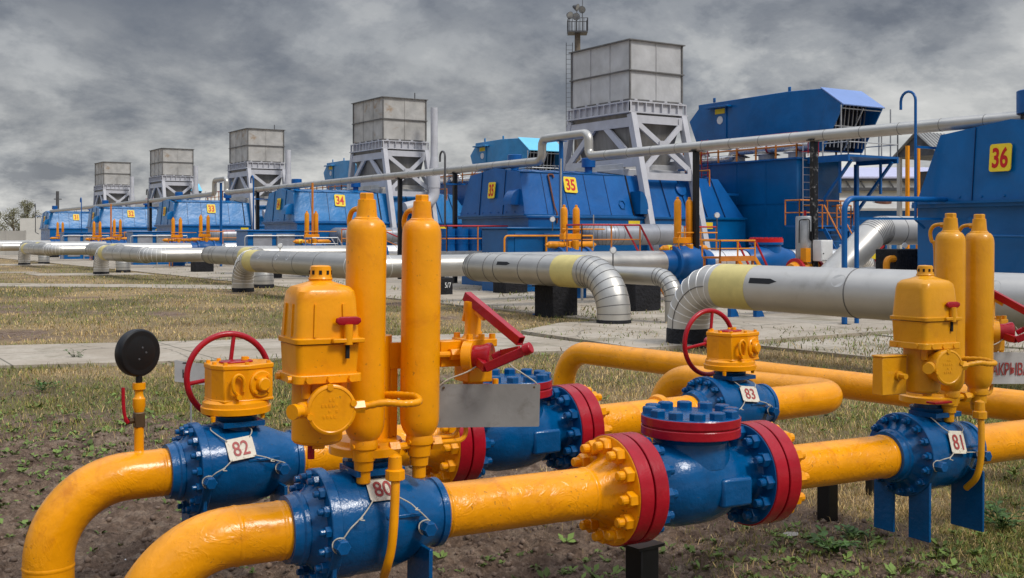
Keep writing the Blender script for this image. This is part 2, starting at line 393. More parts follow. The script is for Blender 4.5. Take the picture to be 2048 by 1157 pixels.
def ball_valve(L, px, label, mat='blue', length=.80, legs=True):
    """body, ring bolts, stem neck and support plates; px is the column of the stem. returns root with origin at the stem"""
    ts = L.t(px)
    root = thing('ball_valve', label, 'valve', mat=L.T(ts))
    k = length/.88; X = lambda a: a*k-.46*k
    prof = [(X(0), PR+.004), (X(.0), .158), (X(.045), .163), (X(.055), .172), (X(.075), .174), (X(.085), .166), (X(.11), .178), (X(.145), .205), (X(.15), .215)]
    prof += [(X(.152), .268), (X(.157), .272), (X(.205), .272), (X(.21), .268), (X(.212), .252), (X(.33), .255), (X(.335), .25), (X(.50), .248), (X(.57), .240), (X(.64), .222), (X(.71), .196), (X(.77), .172), (X(.80), .163), (X(.83), .163), (X(.835), .172), (X(.868), .172), (X(.88), .160), (X(.88), PR+.004)]
    body = MB().lathe(prof, d=(1, 0, 0), n=64)
    body.lathe([(.15, .125), (.27, .118), (.285, .125), (.30, .125)], n=40)
    body.box((0, -.05, .262), (.25, .22, .03)); b = body.build('valve_body', mat, root, 28)
    bolt_circle(b, (X(.153), 0, 0), (-1, 0, 0), .237, 16, mat, 'stud', 1.1, .3)
    MB().cyl((0, 0, .295), (0, 0, .335), .10, n=32).build('stem', 'black' if L is LB else mat, root)
    PLUGS[root.name] = []
    for (ax, az, ln) in ((-.25, -.03, .10), (.19, .0, .15)):      # drain spigots towards the viewer
        rr = .25 if ax < 0 else .215
        p = Vector((ax, -math.sqrt(rr*rr-az*az)+.015, az)); sp = MB().cyl(p, p+Vector((0, -ln*.5, 0)), .030, n=20)
        PLUGS[root.name].append(p+Vector((0, -ln*.4, 0))); sp.lathe([(0, .036), (.045, .036), (.05, .031)], p+Vector((0, -ln*.5, 0)), (0, -1, 0), 6).build('drain_plug', mat, root, 30)
    MB().box((X(.56), -.222, .06), (.19, .05, .018)).build('side_rib', mat, root, bevel=.004)
    if legs:
        for ax in (.18, .70):
            for sy in ((-1, 1) if ax < .5 else (-1,)):
                MB().box((X(ax), sy*.145, -.33) if ax < .5 else (X(ax), -.14, -.31), (.02, .165 if ax < .5 else .25, .40)).build('support_leg', mat, root, bevel=.003)
    return root
def number_plate(root, body, x, elev, label, tw=.165, th=.135, roll=0.0, r=.262):
    """cream plate tied on the front of a valve body"""
    e = R(elev); n_ = Vector((0, -math.cos(e), math.sin(e))); up = Vector((0, math.sin(e), math.cos(e)))
    T = root.matrix_world @ axes(n_*r+Vector((x, 0, 0)), (1, 0, 0), up, n_) @ Matrix.Rotation(roll, 4, 'Z')
    o = thing('number_plate', label, 'number plate', mat=T, group='number plates wired to the valves')
    MB().prism(rrect(tw, th, .018), lambda a, b, c: (a+.004*b/th, b, c-.0035*math.cos(a/tw*2.6)), 0, .004).build('plate', 'plate', o, bevel=.0012)
    lettering('numeral', body, th*.93, 'numeral', o, Matrix.Translation((0, 0, .0056)), sx=.82, bold=.0012, ext=.0008)
    def w(pts): MB().tube(catmull(pts, 8), .0034, 8).build('wire', 'wire', o)
    w([(-tw*.42, th*.42, .006), (-.10, .10, -.01), (-.125, .16, -.045), (-.10, .20, -.10)])
    w([(tw*.42, th*.42, .006), (.10, .10, -.012), (.095, .15, -.05), (.08, .19, -.10)])
    Ti = T.inverted() @ root.matrix_world
    for sx_, pl in zip((-1, 1), PLUGS[root.name]):
        loop = [Ti @ (pl+Vector((math.cos(a)*.035, .004*math.sin(3*a), math.sin(a)*.035))) for a in np.linspace(R(60), R(60+sx_*-400), 14)]
        c0 = Vector((sx_*tw*.42, -th*.44, .006)); md = (c0+loop[0])/2+Vector((0, -.012, .022)); w([c0, c0.lerp(md, .6)+Vector((.004, 0, .004)), md, md.lerp(loop[0], .55)+Vector((-.005, 0, .008))]+loop)
        MB().tube(catmull([md+Vector((.01, .0, .0)), md+Vector((-.008, -.012, .006)), md+Vector((.012, -.02, .01))], 5), .003, 6).build('wire', 'wire', o)
    return o
# ------------------------------------------------------------------ line A and line B: pipes, valves, check valves
SA0, SA1 = LA.t(735), LA.t(1857); SB0, SB1 = LB.t(472), LB.t(1460)
v80 = ball_valve(LA, 735, 'nearest blue ball valve, carrying the tall pair of bright yellow cylinders, plate 80')
v81 = ball_valve(LA, 1857, 'blue ball valve with hanging support plates at far right, plate 81, under ochre cylinders')
v82 = ball_valve(LB, 472, 'blue ball valve under a yellow gearbox, wired with plate 82, by the black gauge', mat='blue')
v83 = ball_valve(LB, 1460, 'blue ball valve under a yellow gearbox and red handwheel, wired with plate 83', mat='blue', legs=False)
VL, VR = .46*.80/.88, (.88-.46)*.80/.88          # valve reach left and right of its stem
gA0, gA1, gB0, gB1 = LA.t(1245), LA.t(1508), LB.t(902), LB.t(1138)
def xd(L): return L.x
up = Vector((0, 0, 1))
# near elbows
tl = LA.t(272)
pipe_thing('nearest yellow pipe, elbow rising at the bottom edge into valve 80',
           fillet([LA.w(tl)-up*.95, LA.w(tl), LA.w(SA0-VL)], .43, 16), welds=[(LA.w(SA0-VL-.03), LA.x), (LA.w(tl+.44), LA.x)])
tl = LB.t(97)
pipe_thing('yellow pipe elbow at far left rising from the soil into valve 82, gauge on top',
           fillet([LB.w(tl)-up*1.0, LB.w(tl), LB.w(SB0-VL)], .43, 16), welds=[(LB.w(SB0-VL-.03), LB.x), (LB.w(tl)-up*.45, up)])
def pipe_with_flanges(label, L, a, b, left=None, right=None):
    root = thing('gas_pipe', label, 'pipe', mat=L.T(a))
    MB().tube([(0, 0, 0), ((b-a)*.5, 0, 0), (b-a, 0, 0)], PR, 48).build('pipe_barrel', 'yellow_pipe', root)
    for tw in (.03, b-a-.03): MB().lathe([(tw-.011, PR), (tw-.005, PR+.004), (tw+.005, PR+.004), (tw+.011, PR)], d=(1, 0, 0), n=40).build('weld_seam', 'yellow_pipe', root)
    if right is not None: flange_half(root, right-a, -1, 'yellow_pipe', 'yellow_pipe')
    if left is not None: flange_half(root, left-a, 1, 'yellow_pipe', 'yellow_pipe')
    return root
pipe_with_flanges('yellow pipe from valve 80 to the nearest red flange, big bolted flange at its end', LA, SA0+VR, gA0-.22, right=gA0)
pipe_with_flanges('yellow pipe between the nearest check valve and valve 81', LA, gA1+.22, SA1-VL, left=gA1)
pipe_with_flanges('yellow pipe behind the pair of tall cylinders, from valve 82 to the farther check valve', LB, SB0+VR, gB0-.22, right=gB0)
pb = pipe_with_flanges('yellow pipe with a raised collar leading from the farther check valve into valve 83', LB, gB1+.22, SB1-VL, left=gB1)
tcol = LB.t(1318)-(gB1+.22)
MB().lathe([(tcol-.035, PR), (tcol-.03, PR+.02), (tcol-.01, PR+.032), (tcol+.01, PR+.032), (tcol+.03, PR+.02), (tcol+.035, PR)], d=(1, 0, 0), n=40).build('collar', 'yellow_pipe', pb)
# U bends into the back pipes
cB = LB.w(LB.t(1688)); e2 = P(1322, 752, 11.3)
pipe_thing('hairpin yellow pipe bending back behind valve 83 and turning down into the grass',
           fillet([LB.w(SB1+VR), cB, e2, e2-up*1.2], [.30, .42], 16))
def plan_hit(a, b, c, d):
    r = (b-a).to_2d(); s_ = (d-c).to_2d(); k = (c-a).to_2d().cross(s_)/r.cross(s_); return a+(b-a)*k
c1a, c1b = P(1128, 701, 14.0), P(2048, 803, 9.6)
cA = plan_hit(LA.w(0), LA.w(1), c1a, c1b)
pipe_thing('long yellow pipe farthest back, rising from the grass by the concrete and running right',
           fillet([LA.w(SA1+VR), cA, c1a, c1a-up*1.2], [.30, .42], 14), welds=[(c1a-up*.45, up)])
# black posts under the lines
def post(px, py_top, d, w, label, zt=None):
    p = P(px, py_top, d); root = thing('pipe_support', label, 'pipe support', (p.x, p.y, 0), R(4), 'black posts under the yellow lines')
    MB().box((0, 0, p.z/2-.15), (w, w, p.z+.3)).build('post', 'black', root, bevel=.006)
    MB().box((0, 0, p.z+.008), (w*1.5, w*1.2, .016)).build('saddle_plate', 'black', root)
post(1284, 1092, 6.33, .135, 'black square post under the nearest yellow bolted flange')
post(1655, 962, 8.3, .11, 'short black post in dry weeds under the pipe to valve 81')
post(1741, 925, 9.0, .06, 'thin dark post standing left of the blue support plates of valve 81')
def check_valve(L, g0, g1, label):
    root = thing('check_valve', label, 'check valve', mat=L.T((g0+g1)/2)); h = (g1-g0)/2
    prof = [(-h+.095, .296), (-h+.099, .292), (-h+.102, .2), (-h+.125, .178), (-h+.16, .19), (-h+.23, .228), (-h+.33, .247), (0, .248), (.08, .243), (.17, .222), (.24, .188), (.29, .168), (h-.16, .162), (h-.12, .172), (h-.102, .2), (h-.099, .292), (h-.095, .296)]
    b = MB().lathe(prof, d=(1, 0, 0), n=64); cx = -.005
    b.lathe([(.10, .232), (.20, .222), (.235, .215), (.25, .22), (.268, .25)], (cx, 0, 0), n=48)
    b = b.build('valve_body', 'blue', root, 28)
    for s_ in (-1, 1):
        r = MB().lathe([(s_*(h-.0945), .302), (s_*(h-.090), .305), (s_*(h-.010), .305), (s_*(h-.006), .302)], d=(1, 0, 0), n=64).build('flange_rim', 'red', root, 30)
        bolt_circle(r, (s_*(h-.0995), 0, 0), (-s_, 0, 0), .247, 12, 'blue', scale=1.75)
    MB().lathe([(.268, .283), (.272, .287), (.315, .287), (.319, .284), (.322, .275), (.326, .275), (.328, .284), (.332, .287), (.374, .287), (.377, .285)], (cx, 0, 0), n=64).build('cover_rim', 'red', root, 30)
    cv = MB().lathe([(.3765, .2845), (.383, .280), (.386, .20), (.388, .0)], (cx, 0, 0), n=64).build('cover_plate', 'blue', root, 30)
    bolt_circle(cv, (cx, 0, .384), (0, 0, 1), .236, 12, 'blue', 'cap', 1.55)
    MB().box((.13, -.228, -.035), (.22, .07, .165)).build('name_pad', 'blue', root, bevel=.018)
    return root
check_valve(LA, gA0, gA1, 'nearest blue check valve, round bolted cover and two red flange pairs fully in view')
check_valve(LB, gB0, gB1, 'blue check valve farther back, partly behind the blank grey plate')
number_plate(v80, '80', .0, 46, 'cream plate with red 80, half hidden behind a cylinder tip', tw=.15, th=.125, r=.256)
number_plate(v82, '82', -.045, 31, 'cream plate with red 82 wired on a blue valve', roll=R(6))
number_plate(v83, '83', 0.0, 33, 'cream plate with red 83 wired on a blue valve', roll=R(-8))
number_plate(v81, '81', -.02, 22, 'cream plate with red 81 wired on a blue valve', tw=.14, th=.15, roll=R(-6))

# ------------------------------------------------------------------ worm gearboxes with handwheels (on valves 82 and 83)
def gearbox(root):
    poly = [(-.165, -.05), (-.12, -.145), (.02, -.175), (.185, -.13), (.215, .06), (.13, .15), (-.07, .16), (-.165, .09)]
    ex = lambda a, b, c: (a, b, c)
    MB().lathe([(.315, .17), (.32, .205), (.355, .208), (.36, .198), (.385, .196), (.40, .178)], n=48).build('mounting_flange', 'yellow', root, 30)
    hs = MB().prism(poly, ex, .39, .595).prism([(a*1.03, b*1.03) for a, b in poly], ex, .585, .615).prism([(a*1.025, b*1.025) for a, b in poly], ex, .392, .41)
    hs = hs.build('gear_housing', 'yellow', root, 25, bevel=.006)
    n_ = Vector((.263, -.965, 0)); c = Vector((.10, -.151, .495))
    bs = MB().lathe([(-.02, .082), (.012, .080), (.018, .074)], c, n_, 32).lathe([(.01, .045), (.045, .042), (.052, .034)], c, n_, 24).build('shaft_boss', 'yellow', root, 30)
    for k in range(4):
        a = R(45+90*k); x, y, _ = frame_to(n_); p = c+n_*.012+(x*math.cos(a)+y*math.sin(a))*.062
        MB().lathe([(0, .012), (.014, .011)], p, n_, 10).build('bolt', 'yellow', bs)
    lug = MB().tube(catmull([(-.045, -.178, .44), (-.075, -.19, .47), (-.075, -.19, .535), (-.045, -.19, .56), (-.015, -.19, .53), (-.012, -.185, .46)], 5), .011, 8).build('lifting_lug', 'yellow', root)
    MB().cyl((-.045, -.16, .43), (-.045, -.205, .43), .016, n=12).build('grease_plug', 'yellow', root)
    for a, b in poly: 
        if a < .2 or b < 0: MB().lathe([(.613, .014), (.63, .013)], (a*.88, b*.88, 0), n=8).build('bolt', 'yellow', hs)
    MB().lathe([(.613, .022), (.645, .02)], (.06, .02, 0), n=10).build('vent_plug', 'yellow', root)
    MB().prism(rrect(.20, .12, .05), ex, .6145, .626).build('position_indicator', 'red', root, bevel=.003)
    wc = Vector((.05, .30, .50))
    MB().cyl((.05, .12, .50), (.05, .31, .50), .022, n=16).build('wheel_shaft', 'red', root)
    ring = [wc+Vector((math.cos(a)*.262, 0, math.sin(a)*.262)) for a in np.linspace(0, 2*math.pi, 56, endpoint=False)]
    w = MB().tube(ring, .0195, 12, closed=True).build('handwheel', 'red', root)
    MB().cyl(wc-Vector((0, .035, 0)), wc+Vector((0, .02, 0)), .045, n=20).build('hub', 'red', w)
    for a in (82, 188, 304): MB().tube([wc+Vector((0, -.01, 0)), wc+Vector((math.cos(R(a))*.26, 0, math.sin(R(a))*.26))], .0135, 10).build('spoke', 'red', w)
    for k in range(2): MB().lathe([(0, .015), (-.03, .013)], (.12-.3*k, -.13, .318), n=10).build('bolt', 'yellow', root)
gearbox(v82); gearbox(v83)

# ------------------------------------------------------------------ gas-hydraulic actuators (on valves 80 and 81)
inv80 = v80.matrix_world.inverted()
def Q(px, py, d): return inv80 @ P(px, py, d)
HS = [1.0]
def box_loft(cx, cy, rings):
    """rings: (z, w, d, corner radius)"""
    return MB().loft([[(cx+a*HS[0], cy+b*HS[0], z) for a, b in rrect(w, d, min(r, w*.49, d*.49), 5)] for z, w, d, r in rings])
def actuator(root, m, cdx=0.0, hs=1.0):
    ex = lambda a, b, c: (a, b, c)
    MB().lathe([(.332, .17), (.335, .192), (.372, .192), (.376, .185), (.38, .165), (.40, .16)], n=48).build('mounting_flange', m, root, 30)
    MB().cyl((.04, .03, .39), (.04, .03, .90), .085, n=24).build('drive_column', m, root)
    for cx in (-.08+cdx, .21+cdx):
        o = (cx, -.136, 0)
        cy = MB().lathe([(.42, .062), (.432, .072), (.45, .083), (.475, .092), (.50, .0955), (.56, .096), (1.39, .096), (1.415, .0945), (1.435, .090), (1.452, .082), (1.464, .071), (1.468, .060)], o, n=48).build('gas_cylinder', m, root, 40)
        MB().lathe([(1.464, .062), (1.472, .060), (1.478, .052), (1.49, .049), (1.56, .0425), (1.563, .034)], o, n=32).build('neck', m, cy, 30)
        MB().lathe([(1.562, .036), (1.588, .036), (1.593, .032)], o, n=6).build('cap_nut', m, cy, 25)
        MB().lathe([(.212, .030), (.217, .0335), (.272, .034), (.275, .044), (.318, .047), (.322, .0545), (.375, .058), (.38, .066), (.40, .068), (.423, .064)], o, n=32).build('lower_fitting', m, cy, 30)
        for a in (200, 340): MB().lathe([(.0, .013), (.02, .012)], (cx+.055*math.cos(R(a)), -.136+.055*math.sin(R(a)), .392), (math.cos(R(a)), math.sin(R(a)), 0), 8).build('bolt', m, cy)
        MB().tube(catmull([(cx-.01, -.10, 1.515), (cx-.02, -.06, 1.518), (cx-.03, -.022, 1.505), (cx-.034, -.002, 1.465), (cx-.03, -.01, 1.41), (cx-.02, -.032, 1.34), (cx-.01, -.03, .86)], 6), .0125, 10).lathe([(0, .02), (.022, .02)], (cx-.012, -.096, 1.515), (-.25, 1, 0), 6).build('balance_tube', m, cy)
    # bracket plates between and behind the cylinders
    MB().box2((-.16, -.035, .735), (.42, -.005, .865)).box2((.36, -.06, .735), (.50, .03, .865)).build('bracket_plate', m, root, bevel=.004)
    MB().box2((.10, -.03, .40), (.14, .04, .74)).box2((.0, .05, .42), (.03, .09, .75)).build('bracket_post', m, root, bevel=.004)
    MB().tube([(.33, -.08, .80), (.50, -.08, .80)], .016, 10).lathe([(0, .03), (.07, .03)], (.40, -.08, .80), (1, 0, 0), 6).build('hydraulic_line', m, root)
    # motor housing with bolted cover
    hx, hy = -.35, -.25; HS[0] = hs
    cov = box_loft(hx, hy, [(.905, .315, .268, .03), (.925, .318, .272, .03), (.93, .300, .252, .035), (1.0, .293, .246, .04), (1.10, .283, .236, .045), (1.135, .272, .226, .05), (1.155, .245, .20, .06), (1.168, .17, .14, .06), (1.178, .11, .11, .05), (1.185, .098, .098, .048)]).build('motor_cover', m, root, 32)
    for sx in (-.07, .07):
        MB().bar((hx+sx, hy-.125, .935), (hx+sx*.93, hy-.119, 1.08), .012, .018).build('rib', m, cov)
    for sy in (-.05, .05):
        MB().bar((hx-.151, hy+sy, .935), (hx-.144, hy+sy*.9, 1.08), .012, .018).build('rib', m, cov)
    vc = MB().lathe([(1.18, .05), (1.19, .056), (1.20, .05), (1.225, .0495), (1.245, .046), (1.25, .038), (1.252, .0)], (hx, hy, 0), n=32).build('vent_cap', m, root)
    for k in range(9):
        a = R(40*k+10); MB().box((0, 0, 0), (.004, .013, .018), Matrix.Translation((hx+.0495*math.cos(a), hy+.0495*math.sin(a), 1.219)) @ Matrix.Rotation(a, 4, 'Z')).build('vent_slot', 'dark', vc)
    box_loft(hx, hy, [(.765, .285, .24, .03), (.89, .298, .25, .03), (.90, .30, .252, .03)]).build('motor_housing', m, root, 32)
    fl = box_loft(hx, hy, [(.728, .318, .272, .03), (.768, .318, .272, .03)]).build('housing_flange', m, root, 32, bevel=.004)
    for (ax, ay, dx, dy) in ((-.10, -.137, 0, -1), (.0, -.137, 0, -1), (.10, -.137, 0, -1), (-.16, -.08, -1, 0), (-.16, .08, -1, 0)):
        MB().lathe([(0, .017), (.018, .016)], (hx+ax, hy+ay, .748), (dx, dy, 0), 8).build('bolt', m, fl)
    MB().box((hx+.08, hy-.14, .918), (.15, .045, .02)).build('latch_plate', m, root, bevel=.004)
    th = MB().cyl((hx+.08, hy-.148, .90), (hx+.08, hy-.148, .99), .02, n=14).build('latch_stem', m, root)
    q = Vector((hx+.08, hy-.148, 1.005))
    MB().loft([[(q.x+a*s_, q.y+b*s_, q.z+z) for a, b in ((-.058, -.010), (.058, -.010), (.062, .006), (0, .018), (-.062, .006))] for z, s_ in ((-.018, .72), (-.004, 1.0), (.012, .95), (.02, .6))]).build('latch_handle', 'red', root, 30, bevel=.003)
    MB().box((hx+.08, hy-.140, .875), (.016, .012, .075)).build('latch_slot', 'dark', root)
    MB().lathe([(.44, .085), (.447, .105), (.46, .115), (.73, .115)], (hx, hy+.02, 0), n=36).lathe([(.47, .03), (.425, .028)], (hx-.01, hy-.03, 0), n=16).build('motor_drum', m, root, 30)
    for a in (225, 315, 45): MB().cyl((hx+.12*math.cos(R(a)), hy+.10*math.sin(R(a)), .66), (hx+.12*math.cos(R(a)), hy+.10*math.sin(R(a)), .735), .022, n=12).build('stud', m, root)
    # round terminal box facing the viewer
    c = Q(663, 820, 4.90); n_ = Vector((-.12, -.99, .0)).normalized()
    tb = MB().lathe([(-.13, .09), (-.07, .095), (-.035, .108), (-.005, .112), (.008, .110), (.012, .103), (.013, .098), (.0105, .094), (.0105, .0)], c, n_, 48).build('terminal_box', m, root, 30)
    x, y, _ = frame_to(n_)
    for a in (15, 195, 95): MB().lathe([(-.0, .016), (.017, .015)], c+(x*math.cos(R(a))+y*math.sin(R(a)))*.1, n_, 8).build('cover_screw', m, tb)
    for k, (dy_, wd) in enumerate(((.045, .05), (.02, .085), (-.005, .085), (-.03, .07))):
        rr = random.Random(k)
        for j in range(int(wd/.016)): 
            if rr.random() < .8: MB().box((0, 0, 0), (.009, .010+.004*rr.random(), .002), axes(c+n_*.0115+x*(-wd/2+j*.016)+y*dy_, x, y, n_)).build('embossed_mark', m, tb)
    gl = MB().lathe([(.0, .036), (.05, .036), (.055, .028), (.085, .026), (.088, .034), (.11, .034)], c-n_*.05-x*.09 if x.x > 0 else c-n_*.05+x*.09, (-.85, -.5, 0), 16).build('cable_gland', m, root, 30)
    MB().lathe([(0, .031), (.05, .031), (.052, .024)], c+Vector((.10, .0, .005)), (1, -.05, .03), 6).build('gland_nut', m, root, 25)
    hose = catmull([c+Vector((.15, -.003, .006)), Q(770, 806, 4.98), Q(805, 808, 5.02), Q(832, 806, 5.06), Q(838, 801, 5.12), Q(828, 793, 5.2), Q(795, 790, 5.28), Q(772, 790, 5.33)], 8)
    rad = [.0165+.0016*math.sin(i*2.2) for i in range(len(hose))]
    MB().tube(hose, rad, 12).build('braided_hose', m, root, 60)
    # hydraulic lines at the foot of the cylinders
    pts = catmull([Q(790, 925, 5.22), Q(791, 960, 5.2), Q(788, 1040, 5.18), Q(783, 1095, 5.18), Q(775, 1130, 5.2), Q(768, 1152, 5.28)], 8)
    pts = [q+Vector((cdx*1.1, 0, 0)) for q in pts]
    ln = MB().tube(pts, .0215, 14).build('down_pipe', m, root)
    MB().lathe([(-.03, .028), (-.02, .046), (.022, .046), (.028, .034), (.085, .031), (.09, .024), (.10, .0)], Q(790, 950, 5.21)+Vector((cdx*1.1, 0, 0)), (0, 0, 1), 12).build('pipe_nut', m, ln, 30)
    MB().tube([(-.03+cdx, -.136, .375), (.06+cdx, -.15, .37), (.16+cdx, -.136, .375)], .02, 10).lathe([(-.02, .036), (.03, .036)], (.06+cdx, -.15, .37), (1, 0, 0), 6).build('cross_pipe', m, root)
    MB().tube(fillet([(.26, -.136, .375), (.47, -.136, .375), (.47, -.10, .62)], .05, 6), .0125, 10).tube(fillet([(.29, -.11, .395), (.44, -.11, .395), (.44, -.09, .62)], .05, 6), .010, 10).lathe([(0, .035), (.05, .035)], (.27, -.136, .375), (1, 0, 0), 6).build('hydraulic_line', m, root)
    # hand pump
    hp = MB().box2((.485, -.12, .655), (.625, .04, .845)).cyl((.555, -.04, .64), (.555, -.04, .66), .06, n=6).build('hand_pump', m, root, bevel=.008)
    MB().box2((.475, -.13, .835), (.645, .05, .875)).build('pump_flange', m, hp, bevel=.005)
    for a, b in ((.495, -.11), (.625, -.11), (.495, .03), (.625, .03), (.56, -.115)): MB().lathe([(.87, .018), (.90, .017)], (a, b, 0), n=8).build('bolt', m, hp)
    MB().lathe([(.87, .062), (.885, .05), (.90, .043), (1.0, .043), (1.02, .05), (1.06, .048), (1.065, .03)], (.55, -.04, 0), n=20).build('pump_piston', m, hp, 30)
    for k, (a, b) in enumerate(((.50, -.04), (.585, -.06))): MB().lathe([(.64, .032), (.60, .032), (.597, .026), (.57, .026), (.566, .032), (.50, .032)], (a, b, 0), n=12).build('pump_fitting', m, hp, 30)
    MB().tube([(.68, -.05, .66), (.68, -.05, .55)], .016, 10).lathe([(.55, .028), (.50, .028)], (.68, -.05, 0), n=6).build('hydraulic_line', m, root)
    a, b = Q(933, 592, 5.72), Q(1042, 683, 5.42); d = (b-a).normalized(); x, y, _ = frame_to(d); lv = MB()
    sq = [(-.021, -.024), (.021, -.024), (.021, .024), (-.021, .024)]
    lv.loft([[a+x*u+y*v for u, v in sq], [b+x*u+y*v for u, v in sq], [b+x*u*.7+y*v*.7 for u, v in sq], [b-d*.1+x*u*.7+y*v*.7 for u, v in sq]])
    lv = lv.build('pump_lever', 'red', root, 30, bevel=.004)
    MB().bar(a+d*.02-Vector((0, 0, .01)), a+d*.0-Vector((.01, 0, .13)), .03, .018).build('lever_link', m, root, bevel=.003)
    MB().bar(a+d*.05-Vector((0, 0, .03)), a+d*.16-Vector((0, 0, .035)), .02, .03).build('lever_pivot', m, root)
    cc = Q(975, 714, 5.55); n2 = Vector((.72, -.69, .0)).normalized(); x, y, _ = frame_to(n2)
    ck = MB().lathe([(-.09, .055), (-.03, .058), (.0, .07), (.018, .07), (.024, .062)], cc, n2, 28).build('changeover_disc', 'red', root, 30)
    MB().lathe([(-.12, .075), (-.07, .075)], cc, n2, 20).build('disc_flange', m, root, 30)
    A = [Q(957, 724, 5.52), Q(972, 736, 5.44), Q(1052, 701, 5.36)]; B_ = [Q(985, 716, 5.5), Q(1002, 707, 5.5), Q(1040, 699, 5.42)]
    h = MB()
    for s0, s1 in zip(A[:-1], A[1:]): h.bar(s0, s1, .03, .045)
    for s0, s1 in zip(B_[:-1], B_[1:]): h.bar(s0, s1, .018, .035)
    h.lathe([(0, .03), (.04, .028)], A[-1]-Vector((.01, 0, 0)), (A[-1]-A[-2]), 12).build('changeover_handle', 'red', root, 30, bevel=.004)
    # hanging text plate is a thing of its own, see below
actuator(v80, 'yellow'); actuator(v81, 'ochre', .11, 1.09); HS[0] = 1.0
# extra junction box and red indicator on the right-hand actuator
MB().box2((-.72, -.24, .44), (-.50, -.16, .675)).box2((-.725, -.245, .675), (-.495, -.155, .688)).build('junction_box', 'ochre', v81, bevel=.005)
MB().lathe([(0, .03), (.02, .03), (.022, .018), (.07, .018)], (-.58, -.24, .56), (-.1, -1, 0), 12).build('cable_gland', 'ochre', v81, 30)
MB().box((-.12, -.18, .357), (.17, .07, .014)).build('position_indicator', 'red', v81, bevel=.003)
MB().tube([Q(622, 890, 5.05), Q(622, 918, 5.05)], .017, 8).build('drain_tap', 'red', v80)

def hanging_sign(root, name, label, body, mat):
    a, b, c_, d_ = Q(874, 769, 5.50), Q(1079, 768, 5.62), Q(1076, 852, 5.62), Q(876, 857, 5.50)
    x = (b-a).normalized(); y = ((a-d_)+(b-c_)).normalized(); n_ = x.cross(y).normalized(); o = (a+b+c_+d_)/4
    T = root.matrix_world @ axes(o, x, n_.cross(x), n_)
    s_ = thing(name, label, 'sign', mat=T); w, h = (b-a).length, ((a-d_).length+(b-c_).length)/2
    MB().prism(rrect(w, h, .006, 2), lambda p, q, r: (p, q, r+.006*math.sin(p*9)), 0, .003).build('plate', mat, s_)
    for sx in (-1, 1): MB().lathe([(0, .007), (.004, .006)], (sx*w*.44, h*.42, .003), n=8).build('rivet', 'brass', s_)
    MB().tube(catmull([(-w*.49, h*.45, .004), (-w*.40, h*.62, .01), (-w*.22, h*.80, .02), (-w*.10, h*1.0, .01), (.0, h*1.35, -.02)], 6), .0035, 8).build('wire', 'wire', s_)
    MB().tube(catmull([(w*.47, h*.48, .004), (w*.44, h*.56, .01), (w*.32, h*.75, .015), (w*.2, h*.95, .0), (.06, h*1.3, -.03)], 6), .0035, 8).build('wire', 'wire', s_)
    if body: lettering('lettering', body, .115, 'numeral', s_, Matrix.Translation((.025, -.005, .0085)), sx=.60, bold=.0012, ext=.0008)
    return s_
hanging_sign(v80, 'blank_plate', 'blank grey metal plate hanging on wire beside the tall bright yellow cylinders', None, 'sheet')
hanging_sign(v81, 'close_sign', 'white plate with red Cyrillic lettering at the right edge, hanging on wire', 'ЗАКРЫВАТЬ', 'sign_grey')

# ------------------------------------------------------------------ pressure gauge, K sign
p = LB.w(LB.t(278)); gt = thing('pressure_gauge', 'black round pressure gauge seen from behind, on a yellow riser with red lever', 'gauge', (p.x, p.y, p.z+PR-.02))
S_ = 2230/6.39; zz_ = lambda py: CAMH-(py-HY)/S_-(p.z+PR-.02)
MB().lathe([(0, .034), (.015, .034), (.025, .027), (zz_(858), .027), (zz_(857), .03)], n=20).build('lower_riser', 'yellow', gt, 30)
MB().lathe([(zz_(827), .027), (zz_(815), .036), (zz_(800), .036), (zz_(797), .028), (zz_(790), .023), (zz_(783), .025), (zz_(781), .037), (zz_(768), .037)], n=16).build('riser', 'yellow', gt, 30)
MB().box((0, 0, (zz_(827)+zz_(858))/2), (.058, .058, zz_(827)-zz_(858))).build('cock_body', 'brass', gt, bevel=.006)
MB().tube([Vector((-.03, -.0, zz_(843))), Vector((-.062, -.01, zz_(843)))], .017, 10).build('cock_stem', 'brass', gt)
MB().tube(catmull([(-.062, -.01, zz_(846)), (-.078, -.012, zz_(838)), (-.09, -.014, zz_(815)), (-.093, -.014, zz_(775))], 6), [.013]*7+[.0105]*12, 8).build('lever', 'red', gt)
MB().cyl((0, 0, zz_(769)), (0, 0, zz_(750)), .019, n=12).build('connector', 'black', gt)
gn = Vector((.36, -.93, 0)).normalized(); gc = Vector((0, 0, zz_(708)))
gd = MB().lathe([(-.05, .128), (-.035, .136), (.0, .138), (.012, .136), (.02, .128), (.022, .118), (.018, .10), (.0195, .095), (.0195, 0)], gc, gn, 64).build('gauge_case', 'black', gt, 30)
x, y, _ = frame_to(gn)
for u, v in ((.01, .03), (.035, .0), (-.012, -.035)): MB().lathe([(.018, .007), (.023, .005)], gc+x*u+y*v, gn, 10).build('screw', 'steel', gd)
k = P(381, 746, 11.8); ks = thing('marker_sign', 'small white sign with black letter K on a thin post behind the red handwheel', 'sign', (k.x, k.y, 0), -YAW-R(8))
MB().cyl((0, .012, -.1), (0, .012, k.z+.05), .012, n=8).build('post', 'galv', ks)
MB().prism(rrect(.355, .225, .005, 2), lambda a, b, c: (a, c, b+k.z-.10*a), -.003, .003).build('plate', 'sign_grey', ks)
TK = axes((.06-.12, -.005, k.z-.01), (1, 0, 0), (0, 0, 1), (0, -1, 0))
lettering('letter', 'К', .115, 'black', ks, TK, sx=.75, bold=.002, ext=.001)
MB().box((-.06, -.004, k.z+.103), (.05, .004, .012)).build('mark', 'black', ks)
